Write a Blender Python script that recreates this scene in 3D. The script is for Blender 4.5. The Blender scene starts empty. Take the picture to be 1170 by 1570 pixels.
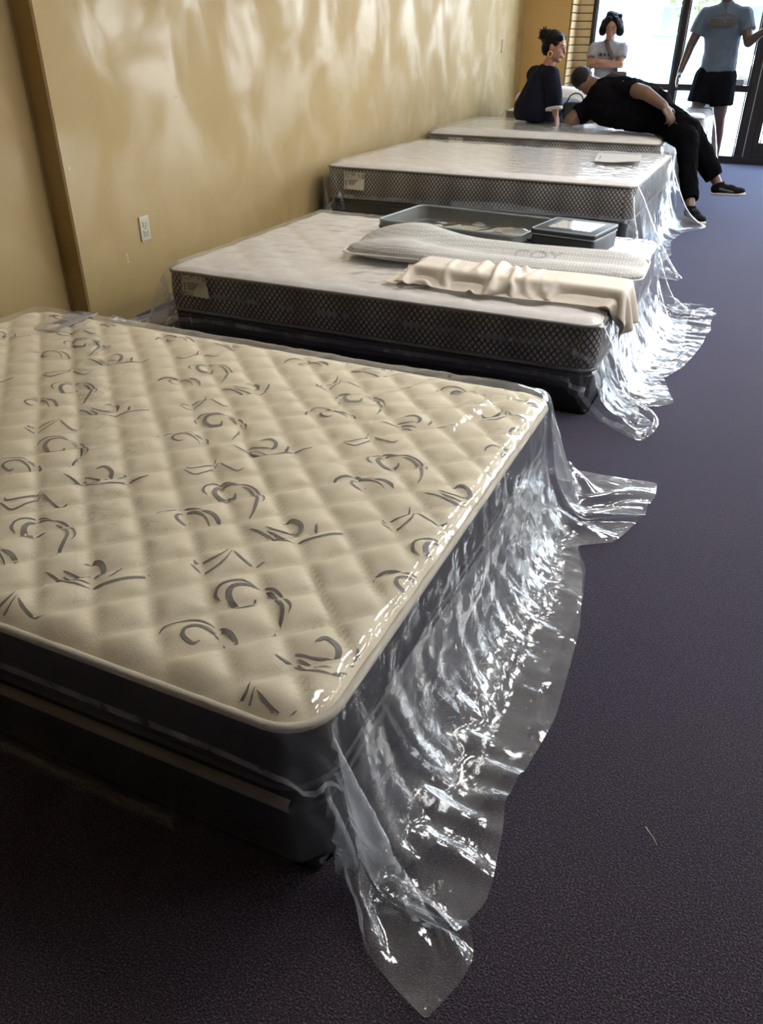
import bpy, bmesh, math, random
import numpy as np
from mathutils import Vector, Matrix, noise

SC = bpy.context.scene
COL = SC.collection
random.seed(7)
RNG = np.random.default_rng(11)

# ------------------------------------------------------------------ camera
cam_data = bpy.data.cameras.new('camera')
cam = bpy.data.objects.new('camera', cam_data)
COL.objects.link(cam)
cam_data.sensor_fit = 'HORIZONTAL'
cam_data.sensor_width = 36.0
cam_data.lens = 36.0 * 1200 / 1170
cam_data.clip_start = 0.05
cam_data.clip_end = 300


def camera_rotation(pitch, roll, yaw):
    base = Matrix(((1, 0, 0), (0, 0, -1), (0, 1, 0)))
    return (Matrix.Rotation(math.radians(yaw), 3, 'Z') @ Matrix.Rotation(math.radians(pitch), 3, 'X')
            @ base @ Matrix.Rotation(math.radians(roll), 3, 'Z'))


cam.matrix_world = Matrix.Translation((0, 0, 1.2)) @ camera_rotation(-31.2, 0.2, 24.7).to_4x4()
SC.camera = cam

# ------------------------------------------------------------------ world, sun, exposure
world = bpy.data.worlds.new('daylight_sky')
SC.world = world
world.use_nodes = True
wn, wl = world.node_tree.nodes, world.node_tree.links
wn.clear()
w_out = wn.new('ShaderNodeOutputWorld')
w_bg = wn.new('ShaderNodeBackground')
w_tc = wn.new('ShaderNodeTexCoord')
w_sep = wn.new('ShaderNodeSeparateXYZ')
w_ramp = wn.new('ShaderNodeValToRGB')
w_ramp.color_ramp.elements[0].position = 0.0
w_ramp.color_ramp.elements[0].color = (0.97, 0.97, 0.97, 1)
w_ramp.color_ramp.elements[1].position = 0.7
w_ramp.color_ramp.elements[1].color = (0.45, 0.68, 1.0, 1)
wl.new(w_tc.outputs['Generated'], w_sep.inputs[0])
wl.new(w_sep.outputs['Z'], w_ramp.inputs[0])
wl.new(w_ramp.outputs[0], w_bg.inputs[0])
w_bg.inputs[1].default_value = 1.4
wl.new(w_bg.outputs[0], w_out.inputs[0])

sun_data = bpy.data.lights.new('sun', 'SUN')
sun_data.energy = 6.0
sun_data.angle = 0.009
sun_data.color = (1.0, 0.96, 0.9)
sun = bpy.data.objects.new('sun', sun_data)
COL.objects.link(sun)
sun.location = (0, 0, 12)
sun.rotation_euler = (math.radians(31), 0, math.radians(-20))     # from behind the building, high

SC.view_settings.view_transform = 'Standard'
SC.view_settings.look = 'None'
SC.view_settings.gamma = 1.0
SC.view_settings.use_curve_mapping = False
SC.view_settings.exposure = 3.4
SC.cycles.use_denoising = True
SC.cycles.max_bounces = 10
SC.cycles.diffuse_bounces = 6
SC.cycles.glossy_bounces = 4
SC.cycles.transparent_max_bounces = 24
SC.cycles.sample_clamp_indirect = 6.0
SC.cycles.caustics_reflective = False
SC.cycles.caustics_refractive = False


def portal(name, x0, x1, z0, z1, y):
    d = bpy.data.lights.new(name, 'AREA')
    d.shape = 'RECTANGLE'
    d.size = x1 - x0
    d.size_y = z1 - z0
    d.cycles.is_portal = True
    o = bpy.data.objects.new(name, d)
    COL.objects.link(o)
    o.location = ((x0 + x1) / 2, y, (z0 + z1) / 2)
    o.rotation_euler = (math.radians(-90), 0, 0)
    return o


portal('window_daylight', -2.2, 6.6, 0.1, 2.75, 10.62)


# ------------------------------------------------------------------ materials
def new_mat(name):
    m = bpy.data.materials.new(name)
    m.use_nodes = True
    nt = m.node_tree
    nt.nodes.clear()
    out = nt.nodes.new('ShaderNodeOutputMaterial')
    return m, nt, out


def mat(name, col, rough=0.6, metal=0.0, col2=None, scale=30.0, bump=0.0, bump_scale=None, spec=0.5,
        stretch=(1, 1, 1), sheen=0.0, contrast=(0.35, 0.65), bump_dist=0.003, detail=4.0):
    m, nt, out = new_mat(name)
    N, L = nt.nodes, nt.links
    b = N.new('ShaderNodeBsdfPrincipled')
    b.inputs['Base Color'].default_value = (*col, 1)
    b.inputs['Roughness'].default_value = rough
    b.inputs['Metallic'].default_value = metal
    b.inputs['Specular IOR Level'].default_value = spec
    b.inputs['Sheen Weight'].default_value = sheen
    L.new(b.outputs[0], out.inputs[0])
    tc = N.new('ShaderNodeTexCoord')
    mp = N.new('ShaderNodeMapping')
    mp.inputs['Scale'].default_value = stretch
    L.new(tc.outputs['Object'], mp.inputs[0])
    if col2 is not None:
        n = N.new('ShaderNodeTexNoise')
        n.inputs['Scale'].default_value = scale
        n.inputs['Detail'].default_value = detail
        r = N.new('ShaderNodeValToRGB')
        r.color_ramp.elements[0].position = contrast[0]
        r.color_ramp.elements[1].position = contrast[1]
        r.color_ramp.elements[0].color = (*col, 1)
        r.color_ramp.elements[1].color = (*col2, 1)
        L.new(mp.outputs[0], n.inputs['Vector'])
        L.new(n.outputs['Fac'], r.inputs[0])
        L.new(r.outputs[0], b.inputs['Base Color'])
    if bump:
        n2 = N.new('ShaderNodeTexNoise')
        n2.inputs['Scale'].default_value = bump_scale or scale
        n2.inputs['Detail'].default_value = detail
        bp = N.new('ShaderNodeBump')
        bp.inputs['Strength'].default_value = bump
        bp.inputs['Distance'].default_value = bump_dist
        L.new(mp.outputs[0], n2.inputs['Vector'])
        L.new(n2.outputs['Fac'], bp.inputs['Height'])
        L.new(bp.outputs[0], b.inputs['Normal'])
    return m


def thin_fresnel(N, L, ior):
    # a thin sheet reflects alike from both sides: undo the inside-out IOR on back faces
    ge = N.new('ShaderNodeNewGeometry')
    mr = N.new('ShaderNodeMapRange')
    mr.inputs['To Min'].default_value = ior
    mr.inputs['To Max'].default_value = 1 / ior
    L.new(ge.outputs['Backfacing'], mr.inputs['Value'])
    fr = N.new('ShaderNodeFresnel')
    L.new(mr.outputs[0], fr.inputs['IOR'])
    return fr


def film_mat(name, haze=0.1, gloss=1.0, rough=0.13, bump=0.5, tint=(0.97, 0.98, 0.99)):
    """thin polythene: clear film, a little milky haze, mirror-like glints off fine crumples"""
    m, nt, out = new_mat(name)
    N, L = nt.nodes, nt.links
    tr = N.new('ShaderNodeBsdfTransparent')
    tr.inputs[0].default_value = (*tint, 1)
    df = N.new('ShaderNodeBsdfDiffuse')
    df.inputs[0].default_value = (0.85, 0.88, 0.92, 1)
    tl = N.new('ShaderNodeBsdfTranslucent')
    tl.inputs[0].default_value = (0.85, 0.88, 0.92, 1)
    hz = N.new('ShaderNodeMixShader')
    hz.inputs[0].default_value = 0.5
    L.new(df.outputs[0], hz.inputs[1])
    L.new(tl.outputs[0], hz.inputs[2])
    mx = N.new('ShaderNodeMixShader')
    L.new(tr.outputs[0], mx.inputs[1])
    L.new(hz.outputs[0], mx.inputs[2])
    tc = N.new('ShaderNodeTexCoord')
    n1 = N.new('ShaderNodeTexNoise')
    n1.inputs['Scale'].default_value = 14
    n1.inputs['Detail'].default_value = 2.5
    n1.inputs['Roughness'].default_value = 0.5
    n1.inputs['Distortion'].default_value = 0.8
    n2 = N.new('ShaderNodeTexNoise')
    n2.noise_type = 'RIDGED_MULTIFRACTAL'
    n2.inputs['Scale'].default_value = 9
    n2.inputs['Detail'].default_value = 3
    n2.inputs['Distortion'].default_value = 0.6
    L.new(tc.outputs['Object'], n1.inputs['Vector'])
    L.new(tc.outputs['Object'], n2.inputs['Vector'])
    b1 = N.new('ShaderNodeBump')
    b1.inputs['Strength'].default_value = bump
    b1.inputs['Distance'].default_value = 0.012
    L.new(n1.outputs['Fac'], b1.inputs['Height'])
    b2 = N.new('ShaderNodeBump')
    b2.inputs['Strength'].default_value = bump * 0.6
    b2.inputs['Distance'].default_value = 0.006
    L.new(n2.outputs['Fac'], b2.inputs['Height'])
    L.new(b1.outputs[0], b2.inputs['Normal'])
    # haze varies with how many crumples the film has
    mr = N.new('ShaderNodeMapRange')
    mr.inputs['From Min'].default_value = 0.3
    mr.inputs['From Max'].default_value = 0.75
    mr.inputs['To Min'].default_value = haze * 0.5
    mr.inputs['To Max'].default_value = haze * 1.6
    L.new(n1.outputs['Fac'], mr.inputs['Value'])
    lw = N.new('ShaderNodeLayerWeight')
    lw.inputs['Blend'].default_value = 0.35
    hm = N.new('ShaderNodeMath')
    hm.operation = 'MULTIPLY_ADD'
    L.new(lw.outputs['Facing'], hm.inputs[0])
    hm.inputs[1].default_value = 1.6
    hm.inputs[2].default_value = 0.45
    hm2 = N.new('ShaderNodeMath')
    hm2.operation = 'MULTIPLY'
    hm2.use_clamp = True
    L.new(hm.outputs[0], hm2.inputs[0])
    L.new(mr.outputs[0], hm2.inputs[1])
    L.new(hm2.outputs[0], mx.inputs[0])
    gl = N.new('ShaderNodeBsdfGlossy')
    gl.inputs['Roughness'].default_value = rough
    gl.inputs[0].default_value = (1, 1, 1, 1)
    L.new(b2.outputs[0], gl.inputs['Normal'])
    fr = thin_fresnel(N, L, 1.5)
    L.new(b2.outputs[0], fr.inputs['Normal'])
    mu = N.new('ShaderNodeMath')
    mu.operation = 'MULTIPLY'
    mu.use_clamp = True
    mu.inputs[1].default_value = gloss
    L.new(fr.outputs[0], mu.inputs[0])
    m2 = N.new('ShaderNodeMixShader')
    L.new(mu.outputs[0], m2.inputs[0])
    L.new(mx.outputs[0], m2.inputs[1])
    L.new(gl.outputs[0], m2.inputs[2])
    L.new(m2.outputs[0], out.inputs[0])
    return m


def glass_mat(name, tint=(0.96, 0.98, 0.98)):
    m, nt, out = new_mat(name)
    N, L = nt.nodes, nt.links
    tr = N.new('ShaderNodeBsdfTransparent')
    tr.inputs[0].default_value = (*tint, 1)
    gl = N.new('ShaderNodeBsdfGlossy')
    gl.inputs['Roughness'].default_value = 0.02
    fr = thin_fresnel(N, L, 1.45)
    mx = N.new('ShaderNodeMixShader')
    L.new(fr.outputs[0], mx.inputs[0])
    L.new(tr.outputs[0], mx.inputs[1])
    L.new(gl.outputs[0], mx.inputs[2])
    L.new(mx.outputs[0], out.inputs[0])
    return m


def carpet_mat():
    m, nt, out = new_mat('purple_grey_carpet')
    N, L = nt.nodes, nt.links
    b = N.new('ShaderNodeBsdfPrincipled')
    b.inputs['Roughness'].default_value = 0.9
    b.inputs['Specular IOR Level'].default_value = 0.15
    b.inputs['Sheen Weight'].default_value = 0.34
    b.inputs['Sheen Roughness'].default_value = 0.5
    b.inputs['Sheen Tint'].default_value = (0.42, 0.54, 1.0, 1)  # blue of the sky at grazing angles put into the sheen colour
    L.new(b.outputs[0], out.inputs[0])
    tc = N.new('ShaderNodeTexCoord')
    n = N.new('ShaderNodeTexNoise')
    n.inputs['Scale'].default_value = 300
    n.inputs['Detail'].default_value = 3
    L.new(tc.outputs['Object'], n.inputs['Vector'])
    r = N.new('ShaderNodeValToRGB')
    e = r.color_ramp.elements
    e[0].position, e[0].color = 0.33, (0.008, 0.006, 0.0065, 1)
    e[1].position, e[1].color = 0.72, (0.135, 0.092, 0.100, 1)
    e2 = e.new(0.52)
    e2.color = (0.038, 0.0245, 0.0270, 1)
    L.new(n.outputs['Fac'], r.inputs[0])
    n2 = N.new('ShaderNodeTexNoise')
    n2.inputs['Scale'].default_value = 2.2
    n2.inputs['Detail'].default_value = 4
    L.new(tc.outputs['Object'], n2.inputs['Vector'])
    r2 = N.new('ShaderNodeValToRGB')
    r2.color_ramp.elements[0].position, r2.color_ramp.elements[0].color = 0.3, (0.86, 0.86, 0.86, 1)
    r2.color_ramp.elements[1].position, r2.color_ramp.elements[1].color = 0.7, (1, 1, 1, 1)
    L.new(n2.outputs['Fac'], r2.inputs[0])
    mm = N.new('ShaderNodeMix')
    mm.data_type = 'RGBA'
    mm.blend_type = 'MULTIPLY'
    mm.inputs[0].default_value = 1.0
    L.new(r.outputs[0], mm.inputs[6])
    L.new(r2.outputs[0], mm.inputs[7])
    L.new(mm.outputs[2], b.inputs['Base Color'])
    bp = N.new('ShaderNodeBump')
    bp.inputs['Strength'].default_value = 0.9
    bp.inputs['Distance'].default_value = 0.004
    L.new(n.outputs['Fac'], bp.inputs['Height'])
    L.new(bp.outputs[0], b.inputs['Normal'])
    return m


def wall_mat():
    """old cream gloss paint over patched plaster: uneven sheen, trowel ripples"""
    m, nt, out = new_mat('cream_gloss_wall_paint')
    N, L = nt.nodes, nt.links
    b = N.new('ShaderNodeBsdfPrincipled')
    L.new(b.outputs[0], out.inputs[0])
    b.inputs['Specular IOR Level'].default_value = 0.5
    tc = N.new('ShaderNodeTexCoord')
    mp = N.new('ShaderNodeMapping')
    mp.inputs['Scale'].default_value = (1, 1, 0.8)
    L.new(tc.outputs['Object'], mp.inputs[0])
    n1 = N.new('ShaderNodeTexNoise')
    n1.inputs['Scale'].default_value = 3.2
    n1.inputs['Detail'].default_value = 6
    n1.inputs['Distortion'].default_value = 0.5
    L.new(mp.outputs[0], n1.inputs['Vector'])
    r = N.new('ShaderNodeValToRGB')
    r.color_ramp.elements[0].position, r.color_ramp.elements[0].color = 0.3, (0.385, 0.272, 0.110, 1)
    r.color_ramp.elements[1].position, r.color_ramp.elements[1].color = 0.7, (0.430, 0.318, 0.150, 1)
    L.new(n1.outputs['Fac'], r.inputs[0])
    L.new(r.outputs[0], b.inputs['Base Color'])
    rr = N.new('ShaderNodeMapRange')
    rr.inputs['From Min'].default_value = 0.43
    rr.inputs['From Max'].default_value = 0.60
    rr.inputs['To Min'].default_value = 0.72
    rr.inputs['To Max'].default_value = 0.37
    L.new(n1.outputs['Fac'], rr.inputs['Value'])
    L.new(rr.outputs[0], b.inputs['Roughness'])
    n2 = N.new('ShaderNodeTexNoise')
    n2.inputs['Scale'].default_value = 6
    n2.inputs['Detail'].default_value = 4
    n2.inputs['Distortion'].default_value = 0.4
    L.new(mp.outputs[0], n2.inputs['Vector'])
    bp = N.new('ShaderNodeBump')
    bp.inputs['Strength'].default_value = 0.20
    bp.inputs['Distance'].default_value = 0.010
    L.new(n2.outputs['Fac'], bp.inputs['Height'])
    L.new(bp.outputs[0], b.inputs['Normal'])
    return m


def lattice_mat(name, light, dark, cell=0.024, line=0.16):
    """woven mattress border: dark diamond trellis over grey, in perimeter UVs (metres)"""
    m, nt, out = new_mat(name)
    N, L = nt.nodes, nt.links
    b = N.new('ShaderNodeBsdfPrincipled')
    b.inputs['Roughness'].default_value = 0.55
    L.new(b.outputs[0], out.inputs[0])
    uv = N.new('ShaderNodeUVMap')
    sp = N.new('ShaderNodeSeparateXYZ')
    L.new(uv.outputs[0], sp.inputs[0])

    def math_(op, a, bv):
        n = N.new('ShaderNodeMath')
        n.operation = op
        for i, v in enumerate((a, bv)):
            if v is None:
                continue
            if isinstance(v, (int, float)):
                n.inputs[i].default_value = v
            else:
                L.new(v, n.inputs[i])
        return n.outputs[0]
    ys = math_('MULTIPLY', sp.outputs[1], 0.8)
    lines = None
    for sgn in ('ADD', 'SUBTRACT'):
        d = math_(sgn, sp.outputs[0], ys)
        f = math_('FRACT', math_('DIVIDE', d, cell), None)
        t = math_('ABSOLUTE', math_('SUBTRACT', f, 0.5), None)
        ln = math_('LESS_THAN', t, line)
        lines = ln if lines is None else math_('MAXIMUM', lines, ln)
    # broad vertical bands of the damask
    bands = math_('ABSOLUTE', math_('SUBTRACT', math_('FRACT', math_('DIVIDE', sp.outputs[0], 0.23), None), 0.5), None)
    mixb = N.new('ShaderNodeMix')
    mixb.data_type = 'RGBA'
    L.new(math_('MULTIPLY', bands, 1.6), mixb.inputs[0])
    mixb.inputs[6].default_value = (*light, 1)
    mixb.inputs[7].default_value = (light[0] * 0.45, light[1] * 0.43, light[2] * 0.42, 1)
    mix = N.new('ShaderNodeMix')
    mix.data_type = 'RGBA'
    L.new(lines, mix.inputs[0])
    L.new(mixb.outputs[2], mix.inputs[6])
    mix.inputs[7].default_value = (*dark, 1)
    L.new(mix.outputs[2], b.inputs['Base Color'])
    return m


M = {
    'carpet': carpet_mat(),
    'wall': wall_mat(),
    'back_wall': mat('ochre_wall_paint', (0.58, 0.36, 0.12), 0.5, col2=(0.62, 0.40, 0.15), scale=3, bump=0.15, bump_scale=9),
    'ceiling': mat('cream_ceiling_paint', (0.84, 0.76, 0.62), 0.85),
    'rear_wall': mat('brown_panelling', (0.22, 0.16, 0.10), 0.7),
    'frame': mat('dark_bronze_aluminium', (0.045, 0.038, 0.036), 0.35, 0.6, bump=0.05, bump_scale=60),
    'glass': glass_mat('window_glass'),
    'slat': mat('maple_slat_board', (0.62, 0.46, 0.25), 0.45, col2=(0.56, 0.40, 0.21), scale=6, stretch=(1, 1, 8)),
    'slat_gap': mat('slat_groove_dark', (0.10, 0.06, 0.03), 0.8),
    'cream_knit': mat('cream_knit_ticking', (0.82, 0.725, 0.545), 0.75, col2=(0.76, 0.665, 0.49), scale=380, bump=0.35, bump_scale=420, stretch=(1, 1, 1), bump_dist=0.0015, detail=2),
    'cream_tape': mat('cream_binding_tape', (0.68, 0.62, 0.50), 0.7, bump=0.3, bump_scale=300),
    'beige_tape': mat('beige_binding_tape', (0.30, 0.25, 0.19), 0.75, bump=0.3, bump_scale=200),
    'charcoal': mat('charcoal_border_fabric', (0.045, 0.043, 0.050), 0.55, col2=(0.062, 0.058, 0.062), scale=60, bump=0.3, bump_scale=90),
    'grey_tape': mat('grey_binding_tape', (0.20, 0.19, 0.185), 0.7, bump=0.3, bump_scale=200),
    'swirl': mat('grey_brown_embroidery_thread', (0.20, 0.18, 0.165), 0.6, bump=0.5, bump_scale=500),
    'black_box': mat('black_box_spring_fabric', (0.012, 0.012, 0.014), 0.5, bump=0.3, bump_scale=60),
    'white_knit': mat('white_knit_ticking', (0.72, 0.68, 0.655), 0.75, col2=(0.66, 0.625, 0.60), scale=40, bump=0.3, bump_scale=200),
    'lattice': lattice_mat('grey_trellis_border', (0.48, 0.445, 0.41), (0.030, 0.027, 0.027)),
    'film_near': film_mat('clear_polythene_near', 0.045, 1.2, 0.10, 0.6),
    'film_top': film_mat('clear_polythene_flat', 0.04, 0.85, 0.07, 0.32),
    'film_double': film_mat('double_polythene_end', 0.25, 1.5, 0.09, 0.40),
    'film_end': film_mat('double_polythene_far_end', 0.09, 1.1, 0.10, 0.45),
    'film_seam': film_mat('folded_polythene_seam', 0.42, 1.3, 0.12, 0.5),
    'film_inner': film_mat('clear_polythene_inner', 0.09, 1.0, 0.12, 0.6),
    'film_far': film_mat('clear_polythene_far', 0.06, 1.1, 0.10, 0.4),
    'paper': mat('white_label_paper', (0.66, 0.63, 0.55), 0.7),
    'ink': mat('black_label_ink', (0.05, 0.045, 0.04), 0.7),
    'grey_paper': mat('grey_printed_label', (0.42, 0.40, 0.40), 0.5),
    'grey_ink': mat('dark_grey_print', (0.15, 0.14, 0.16), 0.6),
    'yellow_print': mat('yellow_print', (0.72, 0.56, 0.16), 0.6),
    'card': mat('grey_beige_card', (0.40, 0.37, 0.34), 0.75),
    'plate': mat('almond_plastic_plate', (0.52, 0.49, 0.38), 0.35),
    'slot': mat('dark_socket_slot', (0.03, 0.02, 0.015), 0.6),
    'tray': mat('grey_fabric_board', (0.20, 0.205, 0.195), 0.65, col2=(0.17, 0.175, 0.165), scale=90, bump=0.2, bump_scale=150),
    'tray_rim': mat('grey_binding_edge', (0.27, 0.30, 0.33), 0.5),
    'navy_case': mat('dark_navy_zip_case', (0.016, 0.022, 0.030), 0.5, bump=0.3, bump_scale=200),
    'case_trim': mat('teal_grey_trim', (0.022, 0.030, 0.037), 0.5, spec=0.3),
    'clear_window': film_mat('clear_case_window', 0.02, 0.8, 0.03, 0.02),
    'clear_pvc': film_mat('clear_pvc_window', 0.06, 2.0, 0.05, 0.04),
    'black_strap': mat('black_webbing', (0.012, 0.012, 0.013), 0.6),
    'pillow': None,
    'linen': mat('off_white_cotton', (0.72, 0.66, 0.575), 0.8, col2=(0.68, 0.62, 0.535), scale=12, bump=0.2, bump_scale=30),
    'white_cotton': mat('white_cotton', (0.75, 0.74, 0.73), 0.8, bump=0.2, bump_scale=18, bump_dist=0.01),
    'skin_light': mat('light_olive_skin', (0.34, 0.175, 0.12), 0.5, col2=(0.37, 0.195, 0.135), scale=12),
    'skin_dark': mat('brown_skin', (0.115, 0.062, 0.040), 0.45, col2=(0.135, 0.074, 0.05), scale=12),
    'skin_deep': mat('deep_brown_skin', (0.060, 0.033, 0.024), 0.45, col2=(0.072, 0.041, 0.03), scale=12),
    'hair_dark': mat('dark_hair', (0.007, 0.0055, 0.005), 0.45, spec=0.15, bump=0.8, bump_scale=60, stretch=(3, 3, 0.6), bump_dist=0.01),
    'navy_knit': mat('navy_knit', (0.006, 0.0065, 0.017), 0.8, spec=0.15, bump=0.3, bump_scale=25, bump_dist=0.01),
    'black_tee': mat('black_cotton', (0.0045, 0.004, 0.006), 0.95, spec=0.05, bump=0.4, bump_scale=14, bump_dist=0.02),
    'black_trousers': mat('black_track_fabric', (0.0028, 0.0028, 0.0038), 0.95, spec=0.03, bump=0.4, bump_scale=12, bump_dist=0.02),
    'grey_tee': mat('pale_grey_cotton', (0.30, 0.29, 0.325), 0.8, bump=0.4, bump_scale=20, bump_dist=0.012),
    'blue_tee': mat('slate_blue_cotton', (0.058, 0.080, 0.112), 0.8, col2=(0.070, 0.094, 0.128), scale=5, bump=0.5, bump_scale=12, bump_dist=0.02),
    'shorts': mat('black_shorts_cotton', (0.005, 0.005, 0.007), 0.95, spec=0.05, bump=0.3, bump_scale=14, bump_dist=0.02),
    'denim': mat('dark_denim', (0.03, 0.038, 0.055), 0.8, bump=0.3, bump_scale=60),
    'white_cuff': mat('white_knit_cuff', (0.62, 0.60, 0.58), 0.8),
    'print_brown': mat('faded_brown_print', (0.075, 0.060, 0.052), 0.8),
    'print_navy': mat('dark_blue_print', (0.03, 0.035, 0.08), 0.8),
    'gold': mat('gold_metal', (0.75, 0.55, 0.28), 0.3, 0.9),
    'bag_grey': mat('taupe_webbing', (0.10, 0.088, 0.08), 0.7),
    'eye_white': mat('eye_white', (0.30, 0.26, 0.24), 0.3),
    'eye_dark': mat('dark_iris', (0.02, 0.012, 0.01), 0.2),
    'lip': mat('lip_pink', (0.30, 0.12, 0.10), 0.45),
    'shoe_black': mat('black_shoe_mesh', (0.005, 0.005, 0.007), 0.8, spec=0.1, bump=0.4, bump_scale=200),
    'shoe_grey': mat('grey_shoe_panel', (0.05, 0.05, 0.055), 0.5),
    'shoe_sole': mat('off_white_shoe_sole', (0.55, 0.50, 0.46), 0.6),
    'rubber': mat('black_rubber', (0.012, 0.012, 0.012), 0.7),
    'straw': mat('pale_thread', (0.5, 0.42, 0.30), 0.7),
    'asphalt': mat('pale_asphalt', (0.30, 0.30, 0.30), 0.9, col2=(0.34, 0.34, 0.335), scale=3),
    'concrete': mat('pale_concrete', (0.50, 0.50, 0.49), 0.85, col2=(0.55, 0.55, 0.54), scale=4),
    'stucco': mat('pale_stucco', (0.62, 0.60, 0.56), 0.9),
    'paint_line': mat('white_road_paint', (0.8, 0.8, 0.8), 0.7),
    'car_white': mat('white_car_paint', (0.75, 0.76, 0.78), 0.2),
    'car_blue': mat('blue_car_paint', (0.08, 0.20, 0.42), 0.2),
    'car_silver': mat('silver_car_paint', (0.45, 0.50, 0.55), 0.25, 0.5),
    'car_glass': mat('tinted_car_glass', (0.04, 0.06, 0.08), 0.1),
    'tyre': mat('tyre_rubber', (0.03, 0.03, 0.03), 0.8),
    'leaf': mat('pale_green_leaf', (0.10, 0.17, 0.07), 0.7),
    'bark': mat('brown_bark', (0.16, 0.11, 0.07), 0.9),
}


# ------------------------------------------------------------------ helpers
def link(o):
    COL.objects.link(o)
    return o


def tag(o, label=None, cat=None, group=None, kind=None):
    if label:
        o['label'] = label
    if cat:
        o['category'] = cat
    if group:
        o['group'] = group
    if kind:
        o['kind'] = kind
    return o


def empty(name, loc=(0, 0, 0), rotz=0.0):
    o = bpy.data.objects.new(name, None)
    o.empty_display_size = 0.1
    o.location = loc
    o.rotation_euler = (0, 0, rotz)
    return link(o)


def thing(name, label, cat, loc=(0, 0, 0), rotz=0.0, group=None):
    return tag(empty(name, loc, rotz), label, cat, group)


def mesh_obj(name, verts, faces, m, parent=None, smooth=False):
    me = bpy.data.meshes.new(name)
    me.from_pydata([tuple(map(float, v)) for v in verts], [], [tuple(map(int, f)) for f in faces])
    me.materials.append(m)
    if smooth:
        me.polygons.foreach_set('use_smooth', [True] * len(me.polygons))
    me.update()
    o = bpy.data.objects.new(name, me)
    if parent is not None:
        o.parent = parent
    return link(o)


def bm_obj(name, bm, m, parent=None, smooth=False):
    bmesh.ops.recalc_face_normals(bm, faces=bm.faces)
    me = bpy.data.meshes.new(name)
    bm.to_mesh(me)
    bm.free()
    for mm in (m if isinstance(m, (list, tuple)) else [m]):
        me.materials.append(mm)
    if smooth:
        me.polygons.foreach_set('use_smooth', [True] * len(me.polygons))
    o = bpy.data.objects.new(name, me)
    if parent is not None:
        o.parent = parent
    return link(o)


def bm_box(bm, x0, x1, y0, y1, z0, z1, bevel=0.0, seg=2, mtx=None):
    r = bmesh.ops.create_cube(bm, size=1.0)
    vs = r['verts']
    for v in vs:
        v.co = Vector(((x0 + x1) / 2 + v.co.x * (x1 - x0), (y0 + y1) / 2 + v.co.y * (y1 - y0), (z0 + z1) / 2 + v.co.z * (z1 - z0)))
    if bevel:
        es = list({e for v in vs for e in v.link_edges})
        r2 = bmesh.ops.bevel(bm, geom=es, offset=bevel, segments=seg, affect='EDGES', profile=0.5)
        vs = list({v for f in r2['faces'] for v in f.verts} | {v for v in vs if v.is_valid})
    if mtx is not None:
        bmesh.ops.transform(bm, matrix=mtx, verts=vs)
    return vs


def box(name, x0, x1, y0, y1, z0, z1, m, parent=None, bevel=0.0, seg=2, smooth=False):
    bm = bmesh.new()
    bm_box(bm, x0, x1, y0, y1, z0, z1, bevel, seg)
    return bm_obj(name, bm, m, parent, smooth)


def tube(name, pts, radius, m, parent=None, seg=8, closed=False, flat=1.0):
    """swept tube through pts; radius may be one number or one per point"""
    P = [Vector(p) for p in pts]
    n = len(P)
    rad = [radius] * n if isinstance(radius, (int, float)) else radius
    verts, faces = [], []
    prev = None
    for i in range(n):
        a = P[(i - 1) % n] if (closed or i > 0) else P[i]
        b = P[(i + 1) % n] if (closed or i < n - 1) else P[i]
        t = (b - a).normalized()
        ref = prev if prev is not None else (Vector((0, 0, 1)) if abs(t.z) < 0.9 else Vector((1, 0, 0)))
        s = t.cross(ref).normalized()
        u = s.cross(t).normalized()
        prev = u
        for k in range(seg):
            ang = 2 * math.pi * k / seg
            verts.append(P[i] + s * math.cos(ang) * rad[i] + u * math.sin(ang) * rad[i] * flat)
    rings = n if closed else n - 1
    for i in range(rings):
        for k in range(seg):
            a, b = i * seg + k, i * seg + (k + 1) % seg
            c, d = ((i + 1) % n) * seg + (k + 1) % seg, ((i + 1) % n) * seg + k
            faces.append((a, b, c, d))
    if not closed:
        faces.append(tuple(range(seg))[::-1])
        faces.append(tuple(range((n - 1) * seg, n * seg)))
    return mesh_obj(name, verts, faces, m, parent, True)


def catmull(pts, sub=6, closed=False):
    P = [np.array(p, float) for p in pts]
    n = len(P)
    out = []
    for i in range(n if closed else n - 1):
        p0, p1, p2, p3 = (P[(i - 1) % n], P[i], P[(i + 1) % n], P[(i + 2) % n]) if closed else (
            P[max(i - 1, 0)], P[i], P[i + 1], P[min(i + 2, n - 1)])
        for k in range(sub):
            t = k / sub
            out.append(0.5 * (2 * p1 + (p2 - p0) * t + (2 * p0 - 5 * p1 + 4 * p2 - p3) * t * t + (3 * p1 - p0 - 3 * p2 + p3) * t ** 3))
    if not closed:
        out.append(P[-1])
    return out


def copy_tree(o, parent=None):
    c = o.copy()
    COL.objects.link(c)
    if parent is not None:
        c.parent = parent
    for ch in list(o.children):
        copy_tree(ch, c)
    return c


# value noise on numpy arrays (cheap, deterministic)
_NT = np.random.default_rng(5).random((256, 256)).astype(np.float32)


def vnoise(x, y):
    xi, yi = np.floor(x).astype(int), np.floor(y).astype(int)
    fx, fy = x - xi, y - yi
    fx, fy = fx * fx * (3 - 2 * fx), fy * fy * (3 - 2 * fy)
    g = lambda i, j: _NT[i & 255, j & 255]
    return (g(xi, yi) * (1 - fx) + g(xi + 1, yi) * fx) * (1 - fy) + (g(xi, yi + 1) * (1 - fx) + g(xi + 1, yi + 1) * fx) * fy


# ------------------------------------------------------------------ the room
XW, YF = -2.95, 10.40          # left wall plane, shop-front plane
XR, YR, ZC = 6.8, -4.0, 3.0

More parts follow.
